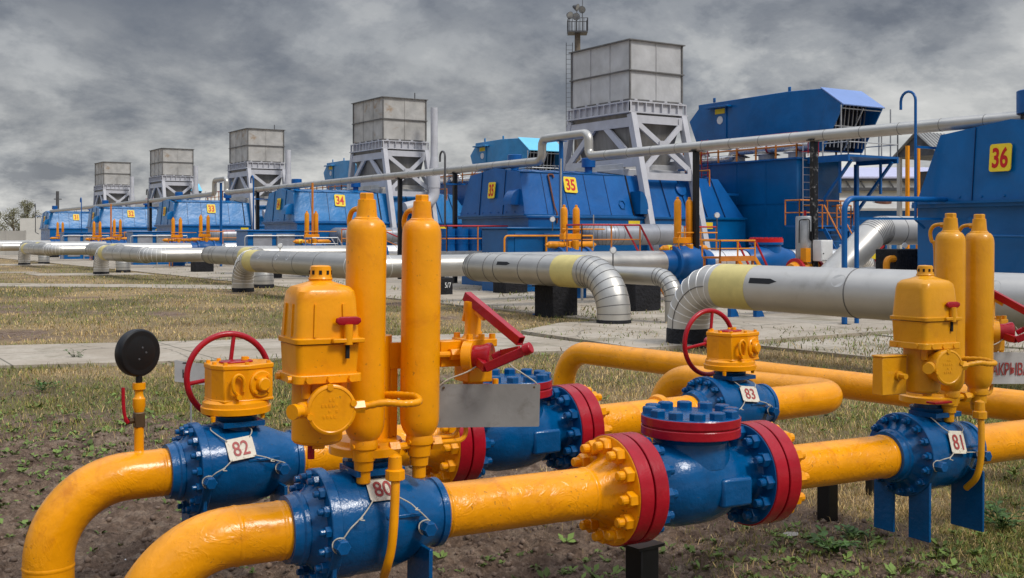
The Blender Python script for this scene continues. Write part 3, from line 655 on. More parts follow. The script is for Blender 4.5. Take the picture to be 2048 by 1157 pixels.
# ------------------------------------------------------------------ the row of compressor units, 23.4 m apart
UY = 23.4
def tone(n, base):
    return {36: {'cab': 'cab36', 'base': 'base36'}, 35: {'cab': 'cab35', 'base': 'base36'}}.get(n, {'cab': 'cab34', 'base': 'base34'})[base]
def cabin(n):
    o = (35-n)*UY; L_ = 11.8
    root = thing('compressor_cabin', f'blue sheet-metal compressor cabin with sloping walls, numbered {n}', 'cabin', (24.1, 36.1+o+(.5 if n == 36 else 0), 0), group='numbered compressor cabins along the row')
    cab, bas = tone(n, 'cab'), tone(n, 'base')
    MB().box2((.12, -.12, -.2), (L_, 5.0, 2.86)).box2((-.02, -.2, 2.80), (L_+.05, 5.08, 2.90)).build('lower_wall', bas, root, bevel=.015)
    Z0, Z1, Z2 = 2.9, 4.62, 4.86
    def sect(x, lean=0.0, k=0.0):
        return [(x, -.05+k, Z0), (x+lean, .55+k, Z1), (x+lean*1.1, 2.45, Z2-k), (x+lean, 4.35-k, Z1), (x, 4.95-k, Z0)]
    up_ = MB(); rl = []
    up_.loft([sect(0, .16), sect(5.42, 0)]); up_.loft([sect(5.50, 0, .04), sect(L_, -1.0, .04)])
    up_.use(1)
    for x in np.arange(1.1, 11.2, 1.06):            # standing seams on slopes
        if abs(x-5.45) < .3: continue
        k = .16*(1-x/5.4) if x < 5.4 else -1.0*(x-5.5)/6.3
        for s_ in (0, 1):
            a, b, c = (sect(x)[0], sect(x, k*.4)[1], sect(x)[2]) if s_ == 0 else (sect(x)[4], sect(x, k*.4)[3], sect(x)[2])
            up_.bar(a, b, .035, .022, (1, 0, 0)); up_.bar(b, c, .03, .022, (1, 0, 0))
    uo = up_.build('upper_housing', [cab, 'seam_blue'], root, 25)
    MB().bar((-.05, -.10, 2.92), (5.4, -.10, 2.92), .06, .05).bar((0.02, .53, Z1+.012), (5.4, .55, Z1+.012), .05, .03).bar((-.06, -.1, 2.92), (-.06, 5.0, 2.92), .07, .06).build('trim', bas, root)
    # narrow black joint and inspection hatch
    MB().bar(sect(5.46)[0], sect(5.46)[1], .05, .06, (1, 0, 0)).bar(sect(5.46)[1], sect(5.46)[2], .05, .04, (1, 0, 0)).build('expansion_joint', 'dark', root)
    sl = math.atan2(.6, 1.72); nf = Vector((0, -math.cos(sl), math.sin(sl))); uf = Vector((0, math.sin(sl), math.cos(sl)))
    def slope(x, f, out_=.012): return Vector((x, -.05, Z0))+uf*(1.822*f)+nf*out_
    if n < 36:
        hw = {35: .68, 34: .72}.get(n, .70)
        number_sign(root, str(n), hw*.92, hw, axes(slope(2.46 if n == 35 else 2.95, .72, .035), (1, 0, 0), uf, nf) @ Matrix.Rotation(R(-3 if n > 33 else 0), 4, 'Z'))
    gs = MB()
    for yy, f in ((1.55, .97), (3.35, .97)): gs.bar((-.012, yy, Z0+.03), (.15, yy, Z1+.12), .03, .012, (0, 1, 0))
    gs.use(1)
    for yy in np.arange(.1, 4.9, .6): gs.lathe([(0, .03), (.015, .025)], (-.01, yy, 3.05), (-1, 0, 0), 8)
    gs.build('sheet_joint', ['seam_blue', cab], root)
    if n == 36: MB().tube([(-.06, -.1, 2.05), (-.06, 2.9, 2.1)], .035, 8).tube([(.02, 1.2, 2.6), (-.06, 1.2, 2.55), (-.06, 1.2, 2.1)], .03, 8).build('wall_pipe', bas, root); MB().box2((.02, 3.2, 2.35), (.12, 3.5, 2.55)).build('junction_box', bas, root, bevel=.02)
    gy = 2.4 if n < 36 else 2.6
    number_sign(root, str(n), .50 if n < 36 else .56, .66 if n < 36 else .66, axes((.02, gy, 3.95), (0, -1, 0), (.09, 0, .996), (-.996, 0, .09)))
    # quarter-round intake scoop on the gable
    sc = [(0, 0)]+[(-.46*math.cos(a), .62*math.sin(a)) for a in np.linspace(0, math.pi/2, 8)]
    if n < 36: MB().prism(sc, lambda a, b, c: (a+.1, c, b+3.32), .42, 1.0).build('intake_scoop', cab, root, 30)
    for (vx, vy) in ((1.1, 2.35), (4.9, 2.35)) if n < 36 else ():
        MB().cyl((vx, vy, 4.7), (vx, vy, 5.05), .17, n=16).lathe([(5.05, .30), (5.42, .30), (5.44, .27)], (vx, vy, 0), n=20).build('roof_vent', 'blue_pipe', root, 30)
    if n == 36: MB().cyl((.55, 2.0, 4.6), (.55, 2.0, 4.98), .24, n=18).lathe([(4.98, .46), (5.5, .46), (5.52, .43)], (.55, 2.0, 0), n=28).build('roof_vent', 'blue_pipe', root, 30)
    for vx in (1.8, 3.2): MB().tube(catmull([(vx, 2.45, 4.83), (vx, 2.45, 5.0), (vx+.1, 2.45, 5.06), (vx+.2, 2.45, 5.0), (vx+.2, 2.45, 4.83)], 4), .02, 6).build('lifting_lug', 'steel', root)
    MB().box2((5.1, -.135, 2.45), (5.7, -.12, 2.72)).build('warning_plate', 'sign_yellow', root); MB().box2((9.3, -.135, 2.4), (9.8, -.12, 2.68)).build('warning_plate', 'sign_yellow', root)
    if n == 35:
        hx = [slope(4.95, .28, .02)+Vector((1, 0, 0))*(.16*math.cos(a))+uf*(.2*math.sin(a)) for a in np.linspace(0, 2*math.pi, 7)[:-1]]
        MB().tube(hx, .03, 6, closed=True).build('hatch_frame', bas, root)
        MB().lathe([(0, .28), (.05, .28), (.06, .25)], slope(8.4, .70, 0), nf, 20).build('port_cover', cab, root, 30)
        q = [(0, 0)]+[(.5*math.cos(a), .95*math.sin(a)) for a in np.linspace(0, math.pi/2, 8)]
        MB().prism(q, lambda a, b, c: (5.55+a*.9, c, 3.0+b), -.35, .3).build('side_scoop', bas, root, 30)
        MB().tube(fillet([(1.45, -.16, 2.6), (1.45, -.16, 3.0), slope(1.45, .2, .06), slope(1.45, .95, .06), slope(1.7, .95, .06), slope(1.7, .88, .06)], .06, 4), .035, 8).build('drain_pipe', 'rust', root)
    return root
for n in (36, 35, 34, 33, 32, 31): cabin(n)

def exhaust_stack(n):
    o = (35-n)*UY; wx, wy = 2.89, 4.16
    sheet = 'silo_clean' if n == 35 else 'silo'
    where = {35: 'nearest and largest square exhaust stack, clean grey sheet, over cabin 35', 34: 'rust-streaked square exhaust stack with side pipe over cabin 34', 33: 'rust-streaked square exhaust stack over cabin 33, thin rod on its rim', 32: 'square exhaust stack over cabin 32, second farthest', 31: 'farthest and smallest exhaust stack, rusty, over cabin 31'}[n]
    root = thing('exhaust_stack', where, 'exhaust stack', (30.16, 37.05+o, 0), group='exhaust stacks over the compressor cabins')
    b = MB().box2((0, 0, 7.90), (wx, wy, 10.46))
    bx = b.build('upper_box', sheet, root)
    r = MB()
    for z, e, h in ((9.14, .10, .05), (10.44, .13, .045), (7.9, .04, .05)):
        r.box2((-e, -e, z), (wx+e, 0, z+h)).box2((-e, wy, z), (wx+e, wy+e, z+h)).box2((-e, 0, z), (0, wy, z+h)).box2((wx, 0, z), (wx+e, wy, z+h))
    for x, y in ((-.02, -.02), (wx+.02, -.02), (-.02, wy+.02)): r.box2((x-.035, y-.035, 7.95), (x+.035, y+.035, 10.44))
    r.build('stiffener', 'rim', bx); r = MB()
    for zz0, zz1 in ((7.95, 9.14), (9.19, 10.44)):
        for x in (wx*.5,): r.box2((x-.012, -.03, zz0), (x+.012, 0, zz1))
        for y in (wy/3, wy*2/3): r.box2((-.03, y-.012, zz0), (0, y+.012, zz1))
    r.build('panel_joint', sheet, bx)
    MB().box2((.05, .05, 10.4), (wx-.05, wy-.05, 10.463)).build('dark_mouth', 'dark', bx)
    f = MB(); e = .16                                    # ribbed ring beam
    f.box2((-e, -e, 7.80), (wx+e, wy+e, 7.86)).box2((-e-.05, -e-.05, 7.34), (wx+e+.05, wy+e+.05, 7.40)).box2((-e+.12, -e+.12, 7.40), (wx+e-.12, wy+e-.12, 7.80))
    for x in np.linspace(-e+.02, wx+e-.02, 8): f.box2((x-.02, -e, 7.40), (x+.02, -e+.12, 7.80))
    for y in np.linspace(-e+.02, wy+e-.02, 11): f.box2((-e, y-.02, 7.40), (-e+.12, y+.02, 7.80))
    for x in np.linspace(.2, wx-.2, 4): f.box2((x-.07, -e-.01, 7.86), (x+.07, -e+.05, 7.93))
    for y in np.linspace(.4, wy-.4, 5): f.box2((-e-.01, y-.07, 7.86), (-e+.05, y+.07, 7.93))
    f.build('ring_beam', 'frame', root)
    def rect(x0, x1, y0, y1, z): return [(x0, y0, z), (x1, y0, z), (x1, y1, z), (x0, y1, z)]
    MB().loft([rect(.0, wx, .0, wy, 7.36), rect(.05, wx-.05, .05, wy-.05, 7.0), rect(.30, wx-.30, .50, wy-.50, 5.15), rect(.30, wx-.30, .50, wy-.50, 4.7)]).build('hopper', 'hopper', root, 20)
    MB().box2((-.3, .1, 4.62), (wx+.3, wy-.1, 4.95)).box2((-.1, .35, 4.95), (wx+.1, wy-.35, 5.2)).build('outlet_duct', 'silo_clean' if n == 35 else 'silo', root, bevel=.02)
    # splayed portal frames either side of the cabin
    yt, lean = -.10, .26
    fy = lambda z: yt-lean*(7.2-z)
    by = lambda z: wy+.10+lean*(7.2-z)
    for x in (.02, wx-.02):
        for ff in (fy, by): MB().bar((x, ff(7.30), 7.30), (x, ff(0), 0), .31, .28, (1, 0, 0)).build('leg', 'frame', root)
    for s_, ff in ((-1, fy), (1, by)):
        off = lambda z: Vector((0, ff(z)+s_*.02, z))
        br = MB()
        c = Vector((wx/2, 0, 0))
        for x0, x1 in ((0.1, wx-.1), (wx-.1, .1)):
            a, b = off(7.0)+Vector((x0, 0, 0)), off(4.85)+Vector((x1, 0, 0))
            if x0 < x1: br.bar(a, b, .23, .10, (0, s_, 0))
            else:
                m_ = (a+b)/2; d = (b-a).normalized(); br.bar(a, m_-d*.12, .23, .09, (0, s_, 0)); br.bar(m_+d*.12, b, .23, .09, (0, s_, 0))
        br.bar(off(7.08)+Vector((.14, 0, 0)), off(7.08)+Vector((wx-.14, 0, 0)), .12, .34, (0, 0, 1)).bar(off(4.62)+Vector((.14, 0, 0)), off(4.62)+Vector((wx-.14, 0, 0)), .12, .30, (0, 0, 1))
        for px_, pz in ((.12, 6.95), (wx-.12, 6.95), (.12, 4.75), (wx-.12, 4.75), (wx/2, 5.92)):
            p = off(pz)+Vector((px_, s_*.06, 0)); w_ = .5
            br.prism([(-w_/2, -w_/2), (w_/2, -w_/2), (w_/2, w_/2), (-w_/2, w_/2)], lambda a, b, c, p=p: (p.x+a, p.y+c-lean*-s_*b*0+(-s_*lean)*b*-1*0, p.z+b), -.012, .012)
        br.build('cross_brace', 'frame', root)
    for x in (-.02, wx+.02):
        sb = MB()
        sb.bar((x, fy(6.9), 6.95), (x, by(6.9), 6.95), .14, .40).bar((x, fy(5.2), 5.22), (x, by(5.2), 5.22), .14, .36)
        sb.bar((x, wy*.40, 6.85), (x, fy(5.3)+.35, 5.3), .28, .12, (1, 0, 0)).bar((x, wy*.60, 6.85), (x, by(5.3)-.35, 5.3), .28, .12, (1, 0, 0))
        sb.build('side_brace', 'frame', root)
    if n < 35:
        zp = 9.85 if n == 34 else 8.8; xp = wx-.12
        MB().tube([(xp, -1.3, zp), (xp, -1.3, 6.9)], .215, 16, cap=False).lathe([(6.9, .215), (5.6, .37), (5.0, .37)], (xp, -1.3, 0), n=16).tube(fillet([(xp, -1.3, 5.3), (xp, -1.3, 4.2), (xp-2.0, -1.3, 3.75)], .75, 8), .34, 16).build('side_pipe', 'frame', root)
    if n in (34, 33): MB().cyl((wx*.75, .05, 10.46), (wx*.75, .05, 10.85), .035, n=8).build('rod', 'steel', root)
    return root
for n in (35, 34, 33, 32, 31): exhaust_stack(n)

def ladder(root, x, y, z0, z1, mat, along='y', w=.42, hoop=None):
    m_ = MB(); a = Vector((0, w/2, 0)) if along == 'y' else Vector((w/2, 0, 0)); p = Vector((x, y, 0))
    for s_ in (-1, 1): m_.tube([p+a*s_+Vector((0, 0, z0)), p+a*s_+Vector((0, 0, z1))], .022, 6)
    for z in np.arange(z0+.2, z1, .32): m_.tube([p-a+Vector((0, 0, z)), p+a+Vector((0, 0, z))], .014, 5)
    m_.build('ladder', mat, root)
def rail_mesh(m_, pts, h=1.0, step=1.1, r=.02, mid=True, top=None):
    pts = [Vector(p) for p in pts]; t = top or m_
    for a, b in zip(pts[:-1], pts[1:]):
        n_ = max(1, round((b-a).length/step))
        for k in range(n_+1): q = a.lerp(b, k/n_); m_.tube([q, q+Vector((0, 0, h))], r, 6)
        t.tube([a+Vector((0, 0, h)), b+Vector((0, 0, h))], r*1.15, 6)
        if mid: m_.tube([a+Vector((0, 0, h*.5)), b+Vector((0, 0, h*.5))], r*.85, 6)
def air_intake(n):
    o = (35-n)*UY; light = n < 35
    root = thing('air_intake', f"{'pale blue' if light else 'deep blue'} air intake house with louvred end, above the pipes behind cabin {n}", 'air intake', (37.0, 30.0+o, -.4 if light else 0), group='air intake houses behind the cabins')
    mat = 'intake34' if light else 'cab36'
    # side profile in (y, z); y = 0 is 30 m
    fe = 10.25-(2.6 if light else 0)
    prof = [(fe+.65, 7.66), (fe, 8.22), (fe, 8.42), (4.5, 8.46), (2.6, 8.38), (1.45, 7.58), (2.55, 5.72), (fe, 6.3)]
    ex = lambda a, b, c: (c, a, b)
    MB().prism(prof[:5]+[(2.3, 7.9), (3.0, 5.75), (fe, 6.3)], ex, .0, 2.55).build('housing', mat, root, 20, bevel=.02)
    cheek = [(2.6, 8.38), (1.45, 7.58), (2.55, 5.72), (3.0, 5.75), (2.3, 7.9)]
    MB().prism(cheek, ex, -.004, .06).build('cheek', mat, root, 20); MB().prism(cheek, ex, 2.49, 2.554).build('cheek', mat, root, 20)
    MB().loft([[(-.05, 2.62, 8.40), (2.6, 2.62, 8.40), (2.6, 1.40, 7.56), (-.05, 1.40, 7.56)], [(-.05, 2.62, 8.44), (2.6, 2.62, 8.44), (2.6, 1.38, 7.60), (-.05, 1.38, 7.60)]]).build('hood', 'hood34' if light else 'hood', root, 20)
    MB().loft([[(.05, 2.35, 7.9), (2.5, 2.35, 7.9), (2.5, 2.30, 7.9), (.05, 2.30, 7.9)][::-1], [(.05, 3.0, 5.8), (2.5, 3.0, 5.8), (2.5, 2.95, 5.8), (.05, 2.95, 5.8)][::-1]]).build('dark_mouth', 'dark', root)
    lv = MB()
    for x in np.linspace(.12, 2.43, 10): lv.bar((x, 2.28, 7.75), (x, 2.5, 5.9), .05, .05, (1, 0, 0))
    lv.bar((.05, 1.55, 7.45), (2.5, 1.55, 7.45), .04).bar((.05, 1.95, 6.75), (2.5, 1.95, 6.75), .04).bar((1.28, 1.45, 7.5), (1.28, 2.5, 5.8), .04)
    lv.build('louvre', 'galv', root)
    yd = 8.7-(2.0 if light else 0)
    MB().box2((-.06, yd-.4, 6.6), (.0, yd+.4, 8.15)).box2((-.34, yd-.75, 8.12), (-.0, yd+.75, 8.2)).build('door', mat, root, bevel=.01)
    MB().box2((-.08, yd-.32, 7.85), (-.062, yd+.32, 8.08)).build('warning_plate', 'sign_yellow', root)
    MB().cyl((-.062, yd, 7.55), (-.08, yd, 7.55), .19, n=20).build('round_sign', 'whitepaint', root)
    for y in (4.5, fe-1.0): MB().box((.1, y, 8.56), (.05, .16, .22)).build('lifting_lug', mat, root, bevel=.02)
    # service deck under the mouth with struts
    dk = MB().box2((-.2, 1.0, 5.38), (3.0, 3.2, 5.48)).box2((-.2, 1.0, 5.2), (-.1, 3.2, 5.38)).box2((2.9, 1.0, 5.2), (3.0, 3.2, 5.38))
    dk.build('deck', 'blue_pipe', root)
    st = MB()
    for x in (.1, 2.7):
        st.bar((x, 1.1, 5.25), (x, 3.2, 2.9), .11).bar((x, 1.7, 5.25), (x, 1.7, 3.9), .09).bar((x, 3.0, 5.25), (x, 3.0, 0), .16)
    st.build('strut', 'blue_pipe', root)
    rr = MB(); rail_mesh(rr, [(3.0, 3.0, 5.48), (3.0, 1.05, 5.48), (-.15, 1.05, 5.48), (-.15, 2.4, 5.48)], 1.05, 1.0, .03)
    for x in (-.15, 3.0): rr.tube([(x, 1.42, 5.48), (x, 1.42, 7.56)], .03, 6)
    rr.build('deck_rail', 'galv', root)
    return root
def air_chamber(n):
    o = (35-n)*UY; light = n < 35
    root = thing('filter_chamber', f'tall plain blue chamber with ladder under the air intake behind cabin {n}', 'chamber', (36.3, 33.35+o, 0), group='tall blue chambers beside the cabins')
    m_ = MB().box2((0, 0, 0), (2.7, 9.8, 5.40))
    for z in (1.6, 3.5): m_.box2((-.025, -.025, z), (2.725, 9.825, z+.05))
    for y in (1.8, 3.6): m_.box2((-.02, y-.02, .0), (0, y+.02, 5.38))
    m_.build('wall', 'base36' if not light else 'base34', root)
    MB().box2((-.08, -.08, 5.40), (2.78, 9.88, 5.47)).build('roof_edge', 'blue_pipe', root)
    for y in (.9, 2.7, 4.6):
        MB().cyl((1.0, y, 5.45), (1.0, y, 5.75), .38, n=16).lathe([(5.75, .62), (5.98, .08), (6.0, 0)], (1.0, y, 0), n=20).build('mushroom_vent', 'whitepaint', root, 30)
    a, t = MB(), MB(); rail_mesh(a, [(2.6, .1, 5.47), (.1, .1, 5.47), (.1, 9.7, 5.47)], 1.05, 1.25, .045, True, t)
    a.build('guard_rail', 'orange', root); t.build('top_rail', 'redrail', root)
    if n == 35:
        ladder(root, .55, -.1, 2.6, 6.3, 'frame', 'x', .55); ladder(root, -.1, 5.6, 3.8, 6.6, 'redrail')
        bk = MB(); rail_mesh(bk, [(-.7, .0, 2.55), (-.7, -.8, 2.55), (2.7, -.8, 2.55)], 1.05, .95, .03); bk.build('landing_rail', 'orange', root)
        MB().box2((-.75, -.85, 2.47), (2.7, -.03, 2.55)).build('landing', 'blue_pipe', root)
        cg = MB()
        for z in (5.7, 6.1, 6.5): cg.tube([(.55+.36*math.cos(a), -.1-.34*math.sin(a)*1.8, z) for a in np.linspace(0, math.pi, 9)], .018, 5)
        for a in (.5, 1.57, 2.6): cg.tube([(.55+.36*math.cos(a), -.1-.34*math.sin(a)*1.8, 5.5), (.55+.36*math.cos(a), -.1-.34*math.sin(a)*1.8, 6.6)], .018, 5)
        cg.build('ladder_cage', 'redrail', root)
        MB().box2((1.75, -.03, 1.55), (2.25, -.0255, 1.85)).build('warning_plate', 'sign_yellow', root)
        MB().prism([(-.24, 0), (.24, 0), (0, .44)], lambda a, b, c: (2.05+a, c, .95+b), -.035, -.003).build('warning_triangle', 'sign_yellow', root)
        MB().box2((2.02, -.04, 1.07), (2.08, -.036, 1.25)).build('mark', 'dark', root)
    return root
for n in (35, 34, 33, 32, 31): air_intake(n); air_chamber(n)
# white pipes along the row in front of the air chambers
for n in (35, 34):
    o = (35-n)*UY
    pw = thing('cooling_pipe', f'white looped cooling pipes with red joints beneath the air intake of unit {n}', 'pipe', (36.95, 33+o, 0), group='white looped pipes under the air intakes')
    MB().tube(fillet([(0, .2, 6.0), (0, 4.9, 6.0), (0, 4.9, 5.68), (-.1, 9.6, 5.68)], .15, 6), .18, 12).tube(fillet([(-.4, 6.4, 6.1), (-.4, 7.2, 6.1), (-.4, 7.2, 5.66), (-.4, 9.5, 5.66)], .2, 5), .14, 12).tube(fillet([(0, 9.5, 6.05), (0, 6.6, 6.05), (0, 6.6, 5.7)], .2, 5), .15, 12).build('pipe_barrel', 'clad_white', pw)
    j = MB()
    for y in (.8, 2.6, 4.4): j.lathe([(-.04, .2), (.04, .2)], (0, y, 6.0), (0, 1, 0), 14)
    j.build('joint', 'redrail', pw)
    fr = thing('pipe_walkway', f'orange railed walkway with blue machinery between cabin {n} and its chamber', 'walkway', (34.3, 37.0+o, 0), group='railed walkways behind the cabins')
    a = MB(); rail_mesh(a, [(0, -.4, 4.0), (0, 5, 4.0), (1.5, 5, 4.0)], 1.0, 1.0, .035); a.build('rail', 'orange', fr)
    MB().box2((-.1, -.5, 3.9), (1.7, 5.1, 4.0)).box2((.2, .5, 3.0), (1.5, 4.6, 3.9)).cyl((.6, .3, 4.45), (.6, 4.8, 4.45), .28).build('deck', 'blue_pipe', fr)
    for y in (.2, 4.9): MB().box2((.3, y-.08, 0), (.46, y+.08, 3.9)).build('post', 'blue_pipe', fr)

# ------------------------------------------------------------------ insulated pipes
def ring_mesh(m_, p, d, r, h=.012, w=.02, n=36):
    m_.lathe([(-w, r*.99), (-w*.6, r+h), (w*.6, r+h), (w, r*.99)], p, d, n)
def wrap(m_, o, d, upv, r, poly, th=.004):
    """patch on a cylinder: poly of (s along, angle in deg)"""
    d = Vector(d).normalized(); u = Vector(upv); v = d.cross(u)
    q = lambda s_, a, rr: Vector(o)+d*s_+(u*math.cos(R(a))+v*math.sin(R(a)))*rr
    n = len(poly); vs = [q(s_, a, r+th) for s_, a in poly]+[q(s_, a, r-.01) for s_, a in poly]
    m_.add(vs, [tuple(range(n))]+[(i, (i+1) % n, (i+1) % n+n, i+n) for i in range(n)])
def clad_pipe(label, pts, rad, r, mat='clad', seams=(), bands=(), arc=9, group='insulated pipes across the yard', r_after=None, name='insulated_pipe', light=False, collar=True):
    path = fillet(pts, rad, arc); rs = [r]*len(path)
    if r_after: rs = [r if i < r_after[0] else r_after[1] for i in range(len(path))]
    sm = MB().tube(path, rs, 40).use(1)
    for i in range(1, len(path)-1):
        if (path[i]-path[i-1]).length < r*.95 or (path[i+1]-path[i]).length < r*.95:
            ring_mesh(sm, path[i], path[i+1]-path[i-1], rs[i], .006, .012)
    sm.use(2)
    for p, d in seams: ring_mesh(sm, p, d, r, .007, .014)
    if light:
        ok = [q+Vector((-.6, 0, .0)).normalized()*r*1.004 for q in path[1:arc+2]]; sm.tube(ok, .011, 6)
    o = tag(sm.build(name, [mat, 'seam_light' if light else 'seam', 'seam'], None, 50), label, 'pipe', group)
    for a, b in bands:
        a, b = Vector(a), Vector(b); MB().lathe([(-.0, r-.02), (0, r+.006), ((b-a).length, r+.006), ((b-a).length, r-.02)], a, b-a, 40).build('yellow_band', 'band', o)
    if collar: MB().lathe([(-.1, r+.02), (.13+collar-1, r+.012), (.15+collar-1, r+.003)], (pts[0][0], pts[0][1], 0), n=36).build('ground_collar', 'bitumen', o)
    return o
names = ['nearest insulated grey pipe with pale yellow band, elbow at its left end entering the ground', 'insulated pipe behind the brightest cylinders, with an elbow and yellow band left of them', 'insulated grey pipe with elbow left of centre distance, below cabin 32', 'far insulated pipe with elbow below cabin 31 at left', 'farthest insulated pipe, at the left edge']
names2 = ['insulated pipe in the centre with yellow band and ribbed elbow dropping into concrete at right', 'insulated pipe end with yellow band just left of the elbow below cabin 34', 'insulated pipe end with yellow band below cabin 32', 'far insulated pipe end below cabin 31', 'farthest insulated pipe end at the left edge']
NU = 5
ycol = [15.95, 40.6, 63.0, 86.3, 109.7]
for k in range(NU):
    y0 = ycol[k]; yv = 6.6+k*UY; zc = 1.18
    sx = (0, -1, 0)
    seams = [((14.4, y0-2.3-1.75*i, zc), sx) for i in range(1, 5 if k == 0 else 4)]
    ob = clad_pipe(names[k], [(14.4, y0, -.2), (14.4, y0, zc), (14.4, yv, zc), (21.0, yv, zc)], [.85, .7], .40, 'clad_matte' if k == 0 else 'clad', seams=seams, bands=[((14.4, y0-.98, zc), (14.4, y0-1.85, zc))], light=True, r_after=(11, .34) if k else None, arc=7, collar=1.2 if k == 0 else 1)
    a = MB()
    if k == 0:
        wrap(a, (14.4, on_x(1556, 14.4).y, zc), sx, (-.93, 0, .36), .4, [(-.32, -7), (.16, -7), (.32, 0), (.16, 7), (-.32, 7)]); a.build('flow_arrow', 'black', ob)
    for i, yy in enumerate((y0-3.9, y0-6.6) if k == 0 else (y0-2.6, y0-4.3, y0-5.3)):
        b = MB(); wrap(b, (14.4, yy, zc), sx, (-.85, 0, .52), .4, [(.14*math.cos(t), 17*math.sin(t)) for t in np.linspace(0, 2*math.pi, 17)[:-1]], .003); b.build('clad_patch', 'clad_white' if k else 'clad', ob)
    # partner with its elbow dropping at right, turning into the cross run
    y1 = 20.5+k*UY if k == 0 else y0+3.6; yq = 27.1+k*UY
    if k > 0: y1 = y0+2.6
    seams = [((16.2, yq-1.4-.5*i, 1.23), sx) for i in range(0, 2)]+[((16.2, y1+2.6+.9*i, 1.23), sx) for i in range(2)]
    ob = clad_pipe(names2[k], [(16.2, y1, -.2), (16.2, y1, 1.23), (16.2, yq, 1.23), (23.3, yq, 1.23)], [.95, .6], .395, seams=seams, bands=[((16.2, y1+1.12, 1.23), (16.2, y1+2.05, 1.23))])
    if k == 0:
        a = MB(); wrap(a, (16.2, on_x(1030, 16.2).y, 1.23), sx, (-.93, 0, .36), .395, [(-.32, -7), (.16, -7), (.32, 0), (.16, 7), (-.32, 7)]); a.build('flow_arrow', 'black', ob)
        clad_pipe('thinner insulated pipe with elbow, between the two large elbows', [(17.35, 19.7, -.2), (17.35, 19.7, 1.13), (17.35, 26.7, 1.13)], [.55], .215, seams=[((17.35, 22.2, 1.13), sx)], collar=False, arc=7)
    # continuation of both cross runs beyond the big valves
    if k < 4:
        clad_pipe(f'bright cross pipe from the twin-cylinder valve toward cabin {35-k}', [(24.9, yq, 1.23), (26.9, yq, 1.23)], [], .39, 'clad_white', seams=[((25.8, yq, 1.23), (1, 0, 0))], collar=False, group='bright cross pipes beyond the valves')
        clad_pipe(f'bright cross pipe running on behind the check valve near cabin {35-k}', [(29.1, yq, 1.23), (33.2, yq, 1.23), (33.2, yq, -.2)], [.6], .39, 'clad_white', seams=[((30+.9*i, yq, 1.23), (1, 0, 0)) for i in range(3)], collar=False, group='bright cross pipes behind the check valves')
    if k: clad_pipe(f'bright cross pipe from the grey-decked valve running toward cabin {36-k}', [(22.6, yv, zc), (33.5, yv, zc), (33.5, yv, -.2)], [.6], .34, 'clad_white', seams=[((24+1.5*i, yv, zc), (1, 0, 0)) for i in range(5)], collar=False, group='bright cross pipes from the decked valves')
# thick grey gas pipes at the cabins
for n in (35, 34, 33, 32):
    o = (35-n)*UY
    clad_pipe(f'thick dull grey pipe curving out of the near wall of cabin {n}', [(31.2, 34.5+o, -.2), (31.2, 34.5+o, 2.15), (26.6, 34.5+o, 2.15), (26.6, 36.1+o, 2.15)], [.7, .6], .42, 'grey_pipe', seams=[((27.5+.9*i, 34.5+o, 2.15), (1, 0, 0)) for i in range(4)], collar=False, group='grey pipes at the cabin walls')
clad_pipe('large pale grey pipe behind cabin 36 bending steeply down to the left', [(23.2, 20.6, -.3), (23.2, 20.6, .55), (25.6, 20.6, 2.25), (36, 20.6, 2.25)], [.5, .9], .41, 'clad_matte', seams=[((26.5, 20.6, 2.25), (1, 0, 0)), ((28.2, 20.6, 2.25), (1, 0, 0))], collar=False, group=None)
clad_pipe('short bright pipe stub at the foot of the steep grey pipe', [(21.0, 20.2, .98), (25.0, 20.2, .98)], [], .27, 'clad_white', collar=False, group=None)

# ------------------------------------------------------------------ big valves with twin gas cylinders
def big_valve(x, y, z, label, band=None, hz=.62, ht=0.0):
    root = thing('twin_cylinder_valve', label, 'valve', (x, y, 0), group='large valves with twin yellow cylinders')
    MB().lathe([(-1.0, .40), (-.9, .42), (-.62, .44), (-.6, .56), (-.5, .56), (-.48, .50), (-.36, .54), (-.15, .585), (.15, .585), (.36, .54), (.48, .50), (.5, .56), (.6, .56), (.62, .44), (.9, .42), (1.0, .40)], (0, 0, z), (1, 0, 0), 32).box((0, 0, z/2-.2), (.9, .5, z)).build('valve_body', 'blue_pipe', root, 30)
    yb = z+hz
    MB().cyl((0, 0, z+.4), (0, 0, yb+.1), .20, n=16).box((0, 0, yb), (.42, .36, .26)).box((-.05, -.05, yb+.27), (.78, .2, .2)).cyl((0, -.25, yb-.3), (0, -.25, yb+.15), .12, n=12).build('actuator_body', 'yellow_far', root, 30, bevel=.02)
    for s_ in (-1, 1):
        MB().lathe([(.25, .115), (.85, .12), (.92, .105), (.95, .07), (.97, .05), (1.03, .04)], (0, 0, yb), (s_, 0, 0), 18).build('spring_cylinder', 'yellow_far', root, 30)
        MB().lathe([(yb+.3, .07), (yb+.36, .105), (yb+.40, .118), (yb+1.48-ht, .118), (yb+1.56-ht, .09), (yb+1.59-ht, .05), (yb+1.66-ht, .045), (yb+1.67-ht, .02)], (s_*.25-.05, -.02, 0), n=20).build('gas_cylinder', 'yellow_far', root, 30)
    MB().tube(catmull([(-.35, -.2, yb+.45), (-.5, -.3, yb+.3), (-.45, -.28, yb), (-.2, -.3, yb-.1)], 5), .018, 6).tube([(-.5, -.2, yb+.52), (1.25, -.2, yb+.52)], .025, 6).build('hydraulic_line', 'yellow_far', root)
    if band:
        MB().lathe([(.55, .126), (.75, .126)], (0, 0, yb), (-1, 0, 0), 20).build('label_band', 'sign_yellow', root)
        lettering('letter', band, .17, 'sign_red', root, axes((-.65, -.132, yb), (1, 0, 0), (0, 0, 1), (0, -1, 0)), bold=.004)
    return root
